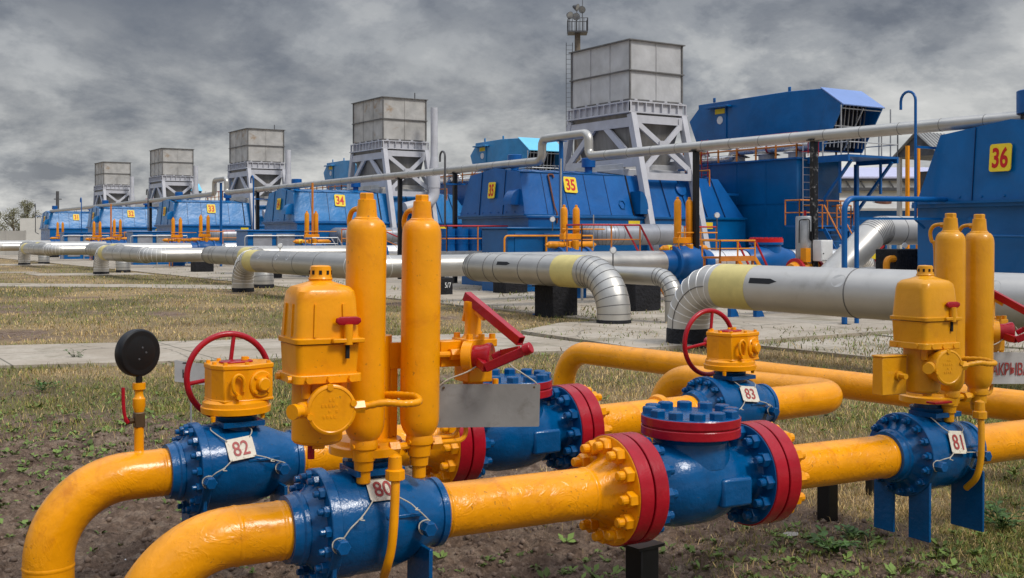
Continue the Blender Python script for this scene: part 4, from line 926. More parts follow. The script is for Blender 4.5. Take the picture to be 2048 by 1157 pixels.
big_valve(24.3, 27.1, 1.23, 'twin-cylinder valve nearest the camera, blue ball body and orange stair, lettered D', 'D', .45)
vd = {1: '34', 2: '33', 3: '32', 4: '31'}
for k in range(1, 5):
    big_valve(21.9+(.7 if k > 1 else 0), 6.6+UY*k, 1.18, f'large yellow valve with two upright cylinders by the near side of cabin {36-k}', 'б' if k == 2 else None, ht=.34 if k == 1 else .1)
    big_valve(24.3-(.7 if k > 1 else 0), 27.1+UY*k, 1.23, f'large yellow valve with two upright cylinders on the cross pipe before cabin {35-k}')
def valve_platform(x, y, z, w, d, deck, rail, stair, label, rise=.45):
    root = thing('valve_platform', label, 'platform', (x, y, 0), group='small stepped platforms at the valves')
    MB().box2((-w/2, -d/2, z-.06), (w/2, d/2, z)).box2((-w/2, -d/2-.03, z-.14), (w/2, -d/2, z+.02)).build('deck', deck, root)
    for sx in (-w/2+.05, w/2-.05):
        for sy in (-d/2+.05, d/2-.05): MB().box2((sx-.03, sy-.03, 0), (sx+.03, sy+.03, z-.06)).build('leg', deck, root)
    a, t = MB(), MB()
    rail_mesh(a, [(-w/2, d/2, z), (-w/2, -d/2, z), (w/2, -d/2, z)], rise+.5, 1.0, .028, True, t if rise > .3 else None)
    for sy in (-d/2, d/2): t.bar((w/2, sy, z+rise+.5), (w/2+z*.75, sy, rise+.3), .05); a.tube([(w/2+z*.75, sy, 0), (w/2+z*.75, sy, rise+.3)], .02, 6); a.bar((w/2, sy, z-.05), (w/2+z*.78, sy, .02), .03, .12)
    for i in range(1, 5): a.box((w/2+z*.75*i/5, 0, z*(1-i/5)), (.2, d, .025))
    a.build('frame', rail, root); t.build('handrail', stair, root)
    return root
valve_platform(22.5, 29.0, 1.5, 2.4, .8, 'galv', 'orange', 'redrail', 'grey decked platform with red and orange rail before cabin 35', .45)
valve_platform(24.9, 25.7, 1.45, 1.5, .8, 'orange', 'yellow_far', 'redrail', 'orange stair platform with two red sloping handrails by the nearest twin-cylinder valve', .0)
valve_platform(22.6, 52.2, 1.4, 1.4, .8, 'galv', 'galv', 'frame', 'pale grey stair platform in front of cabin 34', .1)
for k, nn in ((3, 33), (4, 32)): valve_platform(22.5, 5.2+UY*k, 1.3, 1.6, .8, 'orange', 'orange', 'redrail', f'small orange stair platform before cabin {nn}', .1)
# check valves with red bolted covers
for k in range(4):
    yq = 27.1+k*UY
    cv = thing('cross_check_valve', f'squat blue valve with flat red bolted cover on the cross pipe by cabin {35-k}', 'check valve', (28.0, yq, 0), group='blue check valves with red covers')
    MB().lathe([(-1.05, .40), (-.8, .45), (-.4, .58), (.4, .58), (.8, .45), (1.05, .40)], (0, 0, 1.23), (1, 0, 0), 28).lathe([(1.2, .52), (1.78, .50), (1.80, .57), (1.88, .57)], n=32).build('valve_body', 'blue_pipe', cv, 30)
    MB().lathe([(1.88, .575), (2.0, .575), (2.005, .55)], n=32).build('cover', 'sign_red', cv, 30)
    co = [c for c in cv.children if c.name.startswith('cover')][0]
    for i in range(18):
        b = bpy.data.objects.new('bolt', bolt_mesh('cap', 'redrail')); C.objects.link(b); b.parent = co
        b.matrix_local = Matrix.Translation((.5*math.cos(i*R(20)), .5*math.sin(i*R(20)), 2.004)) @ Matrix.Scale(1.6, 4)

# ------------------------------------------------------------------ overhead service pipe on dark posts
ox, oz = 24.6, 5.0
pts = [(ox, 15.5, 4.9), (ox, 32.6, oz), (ox, 32.6, oz+.85), (ox, 35.6, oz+.85), (ox, 35.6, oz), (ox, 72.5, oz-.05), (ox, 72.5, oz+.9), (ox, 75.0, oz+.9), (ox, 75.0, oz-.05), (ox, 131, oz-.2)]
sm = MB().tube(fillet(pts, [.28]*8, 5), .165, 18).use(1)
for y in np.arange(16.5, 72, 1.25):
    if not 32 < y < 36: ring_mesh(sm, (ox, y, 4.9+.1*min(1, (y-15.5)/17)-(.05*(y-35.6)/37 if y > 35.6 else 0)), (0, 1, 0), .165, .005, .01, 18)
op = tag(sm.build('overhead_pipe', ['clad', 'seam'], None, 50), 'long thin silver pipe running overhead past every cabin, with raised loops', 'pipe')
for px, mat, w in ((1628, 'scuffed', .17), (1392, 'black', .16), (910, 'black', .17), (800, 'black', .18), (515, 'black', .2), (301, 'black', .2)):
    q = on_x(px, ox); t = thing('pipe_post', {1628: 'dark scuffed post under the overhead pipe before the deep blue chamber', 1392: 'dark post under the overhead pipe at the foot of the nearest exhaust stack', 910: 'dark post under the overhead pipe left of cabin 35', 800: 'dark post under the overhead pipe before the stack over cabin 34', 515: 'dark post under the overhead pipe at the right end of cabin 33', 301: 'dark post under the overhead pipe by cabin 32'}[px], 'post', (q.x, q.y, 0), group='dark posts under the overhead pipe')
    MB().box2((-w/2, -w/2, -.2), (w/2, w/2, oz-.19)).build('post', mat, t, bevel=.01); MB().box2((-.2, -.12, oz-.19), (.2, .12, oz-.16)).build('saddle_plate', mat, t)
for k, y in ((0, 34.4), (2, 73.8)):
    t = thing('loop_post', 'blue post holding up the raised pipe loop ' + ('beside cabin 35' if k == 0 else 'beside cabin 33'), 'post', (ox+.05, y, 0), group='blue posts under the pipe loops')
    MB().cyl((0, 0, -.2), (0, 0, oz+.67), .085, n=14).build('post', 'blue_pipe', t); MB().box2((-.2, -.1, oz+.67), (.2, .1, oz+.69)).build('saddle_plate', 'blue_pipe', t)
# hook-ended vent pipes
for n in (36, 35, 34, 33, 32, 31):
    o = (35-n)*UY; yy = 41.7+o if n < 36 else 17.9
    t = thing('vent_pipe', f'thin hook-topped vent pipe rising at the far corner of cabin {n}', 'vent pipe', (23.75, yy, 0), group='hook-topped vent pipes')
    a = [(.35, 0, 2.3), (0, 0, 2.5), (0, 0, 5.5)]+[(0, .22-.22*math.cos(b), 5.5+.24*math.sin(b)) for b in np.linspace(.3, math.pi, 8)]+[(0, .44, 5.3)]
    MB().tube(a, .035 if n == 36 else .045, 10).build('pipe_barrel', 'blue_pipe' if n in (36, 34, 32) else 'steel', t)
    MB().box2((0, -.03, 4.3), (1.0, .03, 4.36)).build('bracket', 'blue_pipe', t)

# ------------------------------------------------------------------ low equipment in front of the cabins
for n in (35, 34, 33, 32):
    o = (35-n)*UY
    t = thing('service_cabinet', f'low blue service cabinet with grey doors in front of cabin {n}', 'cabinet', (22.2 if n < 35 else 23.6, 35.1+o, 0), group='low blue cabinets before the cabins')
    MB().box2((-1.5, -.9, -.1), (1.85, .9, 2.34)).box2((-1.56, -.96, 2.34), (1.9, .96, 2.42)).build('body', 'base36' if n == 35 else 'base34', t, bevel=.02)
    for x0 in (-1.2, .1):
        d_ = MB().box2((x0, -.93, .25), (x0+1.05, -.9, 2.2)).build('door', 'base36' if n == 35 else 'grey_pipe', t, bevel=.01)
        MB().tube(fillet([(x0+.12, -.93, .9), (x0+.12, -.99, .9), (x0+.12, -.99, 1.3), (x0+.12, -.93, 1.3)], .03, 3), .015, 6).build('handle', 'black', d_)
    fr = MB().tube(fillet([(-1.7, -1.0, -.1), (-1.7, -1.0, 2.1), (2.3, -1.0, 2.1)], .15, 4), .035, 8)
    for x in (.15, 2.3): fr.tube([(x, -1.0, -.1), (x, -1.0, 2.1)], .04, 8)
    fr.build('pipe_frame', 'yellow_far' if n == 35 else 'galv', t)
    r0 = thing('orange_railing', f'orange railing with red top rail along the near side of cabin {n}', 'railing', (26.0, 33.0+o, 0), group='orange railings along the cabins')
    a, tp = MB(), MB(); rail_mesh(a, [(-.4, 0, 1.45), (2.0, 0, 1.45), (3.4, 0, .9)] if n != 35 else [(3.6, 0, 1.45), (5.3, 0, 1.45)], 1.0, 1.1, .032, True, tp)
    for x in ((-.4, 2.0, 3.4) if n != 35 else (3.6, 5.3)): a.tube([(x, 0, 0), (x, 0, 1.5)], .024, 6)
    a.build('frame', 'orange', r0); tp.build('top_rail', 'redrail', r0)
t = thing('barrel_platform', 'grey platform with orange railing and red top rail left of cabin 35', 'platform', (22.7, 38.0, 0))
MB().box2((-1.4, -.7, 1.38), (1.5, .7, 1.5)).build('deck', 'galv', t)
for x in (-1.3, 1.4):
    for y in (-.6, .6): MB().box2((x-.05, y-.05, 0), (x+.05, y+.05, 1.38)).build('leg', 'galv', t)
a, tp = MB(), MB(); rail_mesh(a, [(-1.35, .65, 1.5), (-1.35, -.65, 1.5), (1.45, -.65, 1.5)], .98, 1.3, .032, True, tp); a.build('frame', 'orange', t); tp.build('top_rail', 'redrail', t)
for i in range(4):
    b = thing('barrel', 'blue steel barrel standing behind the orange rail left of cabin 35', 'barrel', (21.85+.61*i, 38.15, 1.5), group='blue barrels on the railed platform')
    MB().lathe([(0, .285), (.02, .29), (.28, .285), (.29, .298), (.31, .298), (.32, .285), (.57, .285), (.58, .298), (.60, .298), (.61, .285), (.86, .29), (.88, .285), (.87, .27), (.865, 0)], n=28).build('drum', 'blue_pipe', b, 40)
    MB().cyl((.15, 0, .865), (.15, 0, .885), .035, n=10).build('bung', 'black', b)
# thin upright rods and gauges
def rod(px, y0, y1, d, r, mat, label, head=None):
    a, b = P(px, y0, d), P(px, y1, d); zb = max(0, b.z) if head != 'g' else b.z
    t = thing('gauge_stand' if head else 'thin_mast', label, 'gauge' if head else 'mast', (a.x, a.y, zb))
    MB().cyl((0, 0, 0), (0, 0, a.z-zb), r, n=8).build('post', mat, t)
    if head:
        n_ = Vector((-.5, -.85, 0)).normalized(); MB().lathe([(-.05, .095), (.02, .1), (.03, .088)], (0, 0, a.z-zb+.1), n_, 20).build('gauge_case', 'galv', t); MB().lathe([(.031, .08), (.034, .0)], (0, 0, a.z-zb+.1), n_, 20).build('dial', 'whitepaint', t)
rod(1122, 318, 560, 37.5, .035, 'galv', 'thin grey mast passing the 35 sign on the long wall of cabin 35')
rod(625, 366, 560, 57, .06, 'orange', 'thin orange mast before cabin 34')
rod(222, 408, 530, 95, .07, 'orange', 'thin orange mast far off at left, by the group of yellow cylinders')
rod(1187, 430, 500, 36.5, .02, 'galv', 'thin grey rod beside the grey-decked platform')
rod(1226, 508, 540, 32.5, .02, 'steel', 'small round gauge with white dial standing on the bright cross pipe', 'g')
rod(1434, 437, 480, 38, .02, 'steel', 'round grey gauge before the yellow plate at the right end of cabin 35', 'g')
rod(1105, 445, 462, 39, .02, 'steel', 'small round gauge left of the grey-decked platform', 'g')
rod(560, 497, 512, 41, .02, 'steel', 'small gauge standing on the insulated pipe below cabin 34', 'g')
# dark blocks that carry the pipes
for i, (px, py, w, h, lab) in enumerate(((1126, 634, .82, .86, 'black block under the central insulated pipe, tallest'), (1292, 624, .95, .8, 'black block between the two large elbows'), (1030, 588, 1.0, .7, 'black block behind the central insulated pipe'), (888, 591, .62, .62, 'black block lettered 5/7 right of the tall bright cylinders'), (408, 545, 1.1, .7, 'black block under the insulated pipe below cabin 33'), (350, 520, 1.6, .5, 'black block under the far pipe below cabin 32'), (540, 558, 1.2, .5, 'black block by the elbow below cabin 34'), (100, 516, 1.6, .5, 'black block under the far pipe below cabin 31'), (12, 508, 1.6, .5, 'black block at the left edge below the far pipes'))):
    g_ = G(px, py); t = thing('support_block', lab, 'block', (g_.x, g_.y, 0), R(2), 'black blocks under the pipes')
    MB().box2((-w/2, -.1, -.1), (w/2, .7, h)).build('block', 'bitumen', t, bevel=.03)
    MB().box2((-w*.2, .15, h), (w*.2, .45, h+.12)).build('saddle', 'bitumen', t)
    if i == 3: lettering('lettering', '5/7', .26, 'whitepaint', t, axes((.1, -.106, .36), (1, 0, 0), (0, 0, 1), (0, -1, 0)), sx=.8, ext=.003)
for px, py, h, lab in ((1080, 630, .75, 'slim blue stand left of the tall black block'), (1462, 640, .8, 'blue stand under the nearest insulated pipe'), (1513, 640, .7, 'blue wedge bracket under the nearest insulated pipe'), (870, 560, .5, 'grey pipe stand right of the tall bright cylinders')):
    g_ = G(px, py); t = thing('pipe_stand', lab, 'stand', (g_.x, g_.y, 0), group='slim stands under the pipes')
    MB().box2((-.06, -.06, 0), (.06, .06, h)).box2((-.16, -.12, 0), (.16, .12, .03)).prism([(.06, 0), (.3, 0), (.06, .45)], lambda a, b, c: (a, c, b), -.02, .02).build('stand', 'galv' if px == 870 else 'blue_pipe', t); MB().box2((-.2, -.1, h), (.2, .1, h+.05)).build('saddle', 'galv' if px == 870 else 'blue_pipe', t)
# blue pipe portal by cabin 36
t = thing('blue_pipe_portal', 'blue pipe bent into a portal between ground and cabin 36', 'pipe', (20.4, 17.3, 0))
MB().tube(fillet([(0, 0, -.1), (0, 0, 2.96), (3.9, 0, 3.0)], .3, 6), .065, 14).build('pipe_barrel', 'blue_pipe', t); MB().tube([(.42, 0, -.1), (.42, 0, 2.9)], .055, 10).build('post', 'blue_pipe', t); MB().lathe([(0, .16), (.05, .16)], (0, 0, .02), n=16).build('base_plate', 'blue_pipe', t)
MB().bar((.42, 0, 2.5), (3.8, 0, 2.52), .05).build('tie_bar', 'blue_pipe', t)
# grey control tank with terminal cabinet
p = P(1610, 520, 32); t = thing('control_tank', 'grey upright tank with black tubing and pale terminal cabinet on a yellow valve', 'control unit', (p.x, p.y, 0))
MB().lathe([(1.3, .24), (1.35, .265), (2.62, .265), (2.66, .25), (2.67, 0)], n=28).build('tank', 'galv', t, 30)
MB().tube(fillet([(-.3, -.05, 1.9), (-.34, -.1, 2.55), (-.12, -.28, 2.58), (-.12, -.28, 2.0), (.02, -.28, 1.95)], .06, 3), .016, 6).tube(fillet([(.0, -.28, 2.6), (.0, -.28, 2.2), (.15, -.28, 2.2), (.15, -.28, 1.7)], .05, 3), .018, 6).box((-.02, -.29, 2.1), (.12, .06, .25)).build('tubing', 'black', t)
MB().tube([(.0, .0, 2.66), (.0, 0, 2.82)], .04, 8).build('lifting_eye', 'redrail', t)
bx = MB().box2((-.02, -.62, 1.38), (.46, -.30, 1.98)).build('terminal_cabinet', 'whitepaint', t, bevel=.012); MB().box2((.0, -.632, 1.41), (.44, -.62, 1.95)).build('door', 'whitepaint', bx, bevel=.008); MB().cyl((.05, -.632, 1.6), (.05, -.645, 1.6), .018, n=10).build('lock', 'black', bx)
MB().lathe([(-.6, .2), (-.3, .32), (.3, .32), (.6, .2)], (0, 0, 1.1), (1, 0, 0), 20).box((-.25, -.25, 1.55), (.2, .2, .4)).cyl((0, 0, 0), (0, 0, 1.1), .2).build('valve_body', 'yellow_far', t, 30)
for s_ in (-1, 1): MB().lathe([(s_*.34, .36), (s_*.44, .36)], (0, 0, 1.1), (1, 0, 0), 20).build('flange_rim', 'redrail', t, 30)

# ------------------------------------------------------------------ floodlight mast behind the nearest stack
p = P(1155, 100, 75); zt = P(1155, 68, 75).z
t = thing('floodlight_mast', 'tall floodlight mast with railed basket behind the nearest exhaust stack', 'mast', (p.x, p.y, 0), -YAW)
MB().cyl((0, 0, 0), (0, 0, zt), .25, .19, 16).build('pole', 'bark', t)
b = MB().box2((-.65, -.65, zt), (.65, .65, zt+.1)); rail_mesh(b, [(-.65, -.65, zt+.1), (.65, -.65, zt+.1), (.65, .65, zt+.1), (-.65, .65, zt+.1), (-.65, -.65, zt+.1)], .85, .26, .022, False)
b.build('basket', 'steel', t)
for x, y, z, yaw in ((-.55, -.5, 1.15, 30), (-.1, -.3, 1.1, -10), (-.05, -.1, 1.75, 60), (.3, -.4, 1.55, -30)):
    d = Vector((math.sin(R(yaw)), -math.cos(R(yaw)), -.35)).normalized(); c = Vector((x, y, zt+z))
    fl = MB().lathe([(-.3, .08), (-.2, .14), (.0, .24), (.06, .25)], c, d, 18).tube([c, (x, y, zt+.1)], .025, 6).build('floodlight', 'steel', t, 30); MB().lathe([(.061, .23), (.065, 0)], c, d, 18).build('lens', 'lamp', fl)
MB().tube([(.35, .2, zt), (.35, .2, zt+4.5)], .02, 6).build('lightning_rod', 'steel', t)
ladder(t, -.55, 0, 0, zt-.6, 'steel', 'x', .42)

# ------------------------------------------------------------------ buildings beyond
def shed(px0, px1, yroof, yeave, d, mat_r, mat_w, label, depth=8, name='shed', under=None):
    a, b = P(px0, yeave, d), P(px1, yeave, d); zr = P(px0, yroof, d).z; w = (b-a).length
    t = thing(name, label, 'building', (a.x, a.y, 0), -YAW)
    MB().box2((.1, .1, -.5), (w-.1, depth-.1, a.z)).build('wall', mat_w, t)
    MB().prism([(-.25, a.z-.06), (depth/2, zr), (depth+.25, a.z-.06), (depth+.25, a.z+.08), (depth/2, zr+.15), (-.25, a.z+.08)], lambda p, q, r: (r, p, q), -.2, w+.2).build('roof', mat_r, t)
    return t, w, a.z
t, w, ze = shed(1560, 1905, 332, 356, 88, 'white_roof', 'wallwhite', 'long low building with pale lilac roof behind the air intake', 9, 'warehouse')
bb = MB()
for i in range(24): bb.bar((w*i/24, -.05, ze-.1), (w*(i+1)/24, -.05, ze-1.0 if i % 2 else ze-.1), .1)
bb.bar((0, -.06, ze-.9), (w, -.06, ze-.9), .25).bar((0, -.06, ze-.15), (w, -.06, ze-.15), .2); bb.build('truss', 'steel', t)
t, w, ze = shed(1640, 1900, 398, 420, 66, 'concrete_wall', 'base34', 'low blue building with grey roof edge left of cabin 36', 6, 'store_building')
MB().box2((w*.35, -.06, .5), (w*.50, .1, 1.9)).build('window', 'dark', t); MB().box2((w*.05, -.9, 1.45), (w*.45, .1, 1.6)).build('canopy', 'white_roof', t)
ladder(t, w*.27, -.1, .6, 2.9, 'galv', 'x', 1.2)
MB().lathe([(2.8, .25), (3.6, .25), (3.65, .5), (4.3, .5), (4.35, .3)], (w*.55, 1.5, 0), n=14).build('roof_vent', 'rust', t)
p = P(1858, 400, 60); t = thing('gable_hut', 'small hut on posts with grey corrugated gable roof left of cabin 36', 'hut', (p.x, p.y, 0), 0)
z0 = P(1850, 316, 60).z; z1 = P(1850, 268, 60).z
m_ = MB()
for s_ in (-1, 1): m_.loft([[(-1.2, s_*1.5, z0), (-1.2, 0, z1), (-1.2, 0, z1+.05), (-1.2, s_*1.5, z0+.05)], [(2.2, s_*1.5, z0), (2.2, 0, z1), (2.2, 0, z1+.05), (2.2, s_*1.5, z0+.05)]])
for x in np.arange(-1.1, 2.2, .3):
    for s_ in (-1, 1): m_.bar((x, s_*1.5, z0+.06), (x, 0, z1+.06), .09, .05)
m_.build('roof', 'asbestos', t)
MB().prism([(-1.45, z0+.05), (1.45, z0+.05), (0, z1-.08)], lambda a, b, c: (c, a, b), -1.0, -.92).build('gable_board', 'steel', t)
MB().box2((.3, -.9, z0-2.6), (1.8, .9, z0-.7)).build('wall', 'steel', t)
for x, y in ((-.9, -1.2), (-.9, 1.2), (1.9, -1.2)): MB().box2((x-.1, y-.1, 0), (x+.1, y+.1, z0+.1)).build('post', 'concrete_wall', t)
for px in (1815, 1836):
    p = P(px, 292, 44); t = thing('yellow_post', ('left' if px == 1815 else 'right')+'-hand yellow post of the pair before the gable hut', 'post', (p.x, p.y, 0), group='yellow posts before the hut')
    MB().box2((-.06, -.06, 0), (.06, .06, p.z)).build('post', 'yellow_far', t); MB().box2((-.22, -.15, 0), (.22, .15, .04)).build('base_plate', 'yellow_far', t)
p = G(1812, 560); t = thing('equipment_block', 'black block with yellow bent pipe beside the wall of cabin 36', 'block', (25.0, 18.9, 0))
MB().box2((-.8, -.1, 0), (.8, .6, 1.75)).build('block', 'bitumen', t, bevel=.03); MB().tube(fillet([(-1.1, 0, .9), (-1.1, 0, 1.5), (-.7, 0, 1.5)], .15, 5), .09, 10).build('bent_pipe', 'yellow_far', t); MB().lathe([(0, .07), (.03, .07)], (-.5, -.1, 1.85), (-.5, -.85, 0), 16).build('dial', 'whitepaint', t)
p = P(1752, 500, 36); t = thing('hose_station', 'small yellow and red valve cluster under the steep grey pipe', 'valve cluster', (p.x, p.y, 0))
MB().box2((-.05, -.05, 0), (.05, .05, 2.0)).box2((.6, -.05, 0), (.7, .05, 2.1)).build('post', 'galv', t); MB().lathe([(0, .2), (.05, .2)], (-.2, -.1, 1.55), (-.4, -.9, 0), 16).box((.05, -.1, 1.95), (.2, .08, .5)).build('valve', 'sign_yellow', t); MB().lathe([(0, .12), (.08, .12)], (0, -.15, 1.8), (-.4, -.9, 0), 14).tube(catmull([(-.2, -.1, 1.4), (.1, -.1, 1.1), (.4, -.1, 1.2)], 5), .04, 8).build('handle', 'redrail', t)
# far left: white building, wall, pole, trees
t, w, ze = shed(48, 150, 440, 447, 145, 'steel', 'wallwhite', 'long white building with dark roof line at far left behind cabin 31', 10, 'white_building')
MB().box2((-.4, -.3, -.5), (2.8, 4, P(48, 437, 145).z)).build('end_wall', 'wallwhite', t)
a = P(-60, 462, 118); t = thing('concrete_wall', 'pale concrete panel wall at the left edge beyond the far pipes', 'wall', (a.x, a.y, 0), -YAW)
m_ = MB()
for i in range(3): m_.box2((i*1.95, 0, -.5), (i*1.95+1.92, .2, a.z))
m_.build('panels', 'concrete_wall', t); m2 = MB()
for i in range(4): m2.box2((i*1.95-.1, -.04, -.5), (i*1.95+.1, -.001, a.z+.05))
m2.build('wall_post', 'concrete_wall', t)
for px, y0, d, lab in ((115, 383, 170, 'dark utility pole behind cabin 31'), (194, 389, 160, 'thin dark pole behind the exhaust stack of cabin 31')):
    p = P(px, y0, d); t = thing('utility_pole', lab, 'pole', (p.x, p.y, 0)); MB().cyl((0, 0, -.5), (0, 0, p.z), .3, .22, 10).build('pole', 'steel', t)
    MB().bar((-.5, 0, p.z-1.2), (.6, 0, p.z-1.2), .14).build('crossarm', 'steel', t)
leafm = material('poplar_leaf', (.21, .205, .12), .7, var=.35, vs=.8); M['leaf'] = leafm
def tree(px, ytop, d, h_px, wd, label, seed):
    rr = np.random.default_rng(seed); p = P(px, ytop, d); H_ = p.z
    t = thing('poplar_tree', label, 'tree', (p.x, p.y, 0), group='pale trees at far left')
    m_ = MB().tube([(0, 0, -.5), (.1, 0, H_*.35), (-.05, .1, H_*.7), (0, 0, H_*.97)], [.32, .22, .12, .04], 8)
    tips = []
    for i in range(26):
        z = H_*(.15+.75*i/26); a = rr.uniform(0, 6.28); ln = wd*(1.05-.75*i/26)*rr.uniform(.6, 1.1); e = Vector((math.cos(a)*ln, math.sin(a)*ln, z+ln*1.0))
        m_.tube([(0, 0, z), (e.x*.5, e.y*.5, z+ln*.4), e], [.08, .05, .02], 5); tips.append((Vector((0, 0, z)), e))
    m_.build('trunk', 'bark', t)
    n = 2600 if seed == 3 else 1500; idx = rr.integers(0, len(tips), n); f = rr.uniform(.3, 1.08, n)
    A = np.array([tuple(a) for a, b in tips])[idx]; B = np.array([tuple(b) for a, b in tips])[idx]
    c = A+(B-A)*f[:, None]+rr.normal(0, .30, (n, 3)); c = c[c[:, 2] < H_*1.01]; n = len(c)
    u = rr.normal(0, 1, (n, 3)); u /= np.linalg.norm(u, axis=1)[:, None]; v = np.cross(u, rr.normal(0, 1, (n, 3))); v /= np.linalg.norm(v, axis=1)[:, None]; s_ = rr.uniform(.07, .15, (n, 1))
    V = np.stack([c+u*s_, c+v*s_*.6, c-u*s_, c-v*s_*.6], 1).reshape(-1, 3)
    me = bpy.data.meshes.new('crown'); me.from_pydata(V.tolist(), [], np.arange(n*4).reshape(-1, 4).tolist()); me.materials.append(leafm)
    o = bpy.data.objects.new('crown', me); C.objects.link(o); o.parent = t
tree(55, 398, 190, 60, 2.6, 'tall pale poplar at far left, above the white building', 3)
tree(27, 417, 185, 45, 2.9, 'lower bushy poplar at far left, left of the tall one', 4)
tree(-12, 425, 180, 40, 2.6, 'low poplar at the very left edge', 5)

# stair and railings in the gap right of the deep blue chamber
a = P(1722, 455, 46); t = thing('access_stair', 'steep blue stair with orange rails in the gap right of the deep blue chamber', 'stair', (a.x, a.y, 0))
st = MB()
for sx in (-.4, .4): st.bar((sx, 0, .0), (sx, 1.6, 2.4), .05, .16)
for i in range(1, 9): st.box((0, 1.6*i/9, 2.4*i/9), (.8, .22, .03))
st.build('flight', 'blue_pipe', t)
MB().box2((-.5, 1.6, 2.3), (1.4, 2.8, 2.4)).build('landing', 'blue_pipe', t)
for x0, y0 in ((-.4, 2.7), (1.3, 2.7), (1.3, 1.7)): MB().box2((x0-.05, y0-.05, 0), (x0+.05, y0+.05, 2.3)).build('leg', 'blue_pipe', t)
rl = MB(); rail_mesh(rl, [(-.45, 1.65, 2.4), (-.45, 2.75, 2.4), (1.35, 2.75, 2.4), (1.35, 1.65, 2.4), (.45, 1.65, 2.4)], 1.0, .6, .03)
for sx in (-.4, .4): rl.tube([(sx, 0, .95), (sx, 1.6, 3.4)], .03, 6).tube([(sx, 0, 0), (sx, 0, .95)], .03, 6)
rl.build('rail', 'orange', t)
# ------------------------------------------------------------------ ground
def vnoise(x, y, s, seed):
    r = np.random.default_rng(seed).random((256, 256)); x = x*s+1000; y = y*s+1000
    xi = np.floor(x).astype(int); yi = np.floor(y).astype(int); fx = x-xi; fy = y-yi; fx = fx*fx*(3-2*fx); fy = fy*fy*(3-2*fy)
    g_ = lambda a, b: r[a % 256, b % 256]
    return (g_(xi, yi)*(1-fx)+g_(xi+1, yi)*fx)*(1-fy)+(g_(xi, yi+1)*(1-fx)+g_(xi+1, yi+1)*fx)*fy
def fbm(x, y, s, seed, o=4): return sum(vnoise(x, y, s*2**i, seed+i)*.5**i for i in range(o))/sum(.5**i for i in range(o))
sg = lambda v: 1/(1+np.exp(-np.clip(v, -40, 40)))
def gp(*pts): return [tuple(G(a, b).to_2d()) for a, b in pts]
slabs = [('path', 'pale concrete path', [(-10, 27.1), (2, 23.3), (8, 21.45), (12.9, 19.95), (12.9, 15.85), (6, 18.25), (0, 20.3), (-10, 23.6)], .035),
         ('yard', '', [(16.8, 21.3), (60, 21.3), (60, 170), (16.4, 170), (17.2, 60)], .03),
         ('pad', '', [(12.95, 15.6), (40, 15.6), (40, 21.25), (15.2, 21.25), (13.2, 19.9)], .07),
         ('slab', '', [(15.6, 11.6), (18.9, 11.6), (18.9, 15.3), (15.4, 15.3)], .03), ('slab', '', [(19.1, 10.9), (24, 10.9), (24, 15.3), (19.1, 15.3)], .035),
         ('path', '', gp((-40, 568), (-40, 574), (240, 576), (480, 580), (480, 572), (240, 570)), .03),
         ('path', '', [(11, 66), (16.5, 64), (16.5, 60.2), (11, 62)], .03), ('path', '', [(4, 73), (12, 69), (12, 67), (4, 71)], .03), ('path', '', [(6, 93), (16, 88), (16, 83), (6, 88)], .03)]
def inpoly(x, y, poly):
    r = np.zeros(x.shape, bool); n = len(poly)
    for i in range(n):
        (x1, y1), (x2, y2) = poly[i], poly[(i+1) % n]
        if y1 == y2: continue
        r ^= ((y1 > y) != (y2 > y)) & (x < (x2-x1)*(y-y1)/(y2-y1)+x1)
    return r
def on_slab(x, y):
    r = np.zeros(x.shape, bool)
    for s_ in slabs: r |= inpoly(x, y, s_[2])
    return r
def dirt_mask(x, y):
    b = sg((14.2-y-1.45*(x-3))/1.0)*sg((5.75-x+.12*(y-5))/.35)
    n_ = fbm(x, y, .55, 40, 4)
    d = sg((b-.5+(n_-.5)*1.5)*9)
    return np.maximum(d, .75*sg((fbm(x, y, .35, 50, 4)-.70)*40)*(y < 40))
def green_mask(x, y):
    n_ = fbm(x, y, .28, 60, 4)
    bias = .10*np.exp(-((x-9.5)**2+(y-8)**2)/9)+.05*np.exp(-((x-6)**2+(y-4.6)**2)/.6)+.12*np.exp(-((x-2.6)**2/6+(y-12.5)**2/5))+.05*(y > 26)
    return sg((n_+bias-.55)*20)
lin = lambda a, b, st: np.arange(a, b, st)
gx = np.concatenate([[-3000, -800, -250, -90, -40, -20], lin(-10, 0, .4), lin(0, 8.5, .027), lin(8.5, 11, .06), lin(11, 30, .35), [32, 40, 60, 90, 160, 400, 1000, 3000]])
gy = np.concatenate([[-3000, -800, -200, -60, -20, -8, -3], lin(-2, 1.8, .3), lin(1.8, 11, .03), lin(11, 14, .06), lin(14, 45, .3), [50, 60, 75, 100, 140, 200, 400, 1000, 3000]])
X, Y = np.meshgrid(gx, gy); D = dirt_mask(X, Y); Gm = green_mask(X, Y)
near = np.exp(-np.maximum(0, Y-20)/8)*np.exp(-np.maximum(0, -Y-3)/3)*np.exp(-np.maximum(0, np.abs(X-5)-12)/5)
lump = fbm(X, Y, 3.2, 70, 2)-.5; fine = fbm(X, Y, 9, 74, 3)-.5; crumb = np.abs(fbm(X, Y, 14, 80, 2)-.5)
Z = near*(D*(lump*.09+fine*.11-crumb*.13+.03)+(1-D)*(lump*.05+fine*.02)-.012)
Z = np.where(on_slab(X, Y), np.minimum(Z, 0)-.02, Z)
nx, ny = len(gx), len(gy); ii = np.arange(nx*ny).reshape(ny, nx)
Fq = np.stack([ii[:-1, :-1], ii[:-1, 1:], ii[1:, 1:], ii[1:, :-1]], -1).reshape(-1, 4)
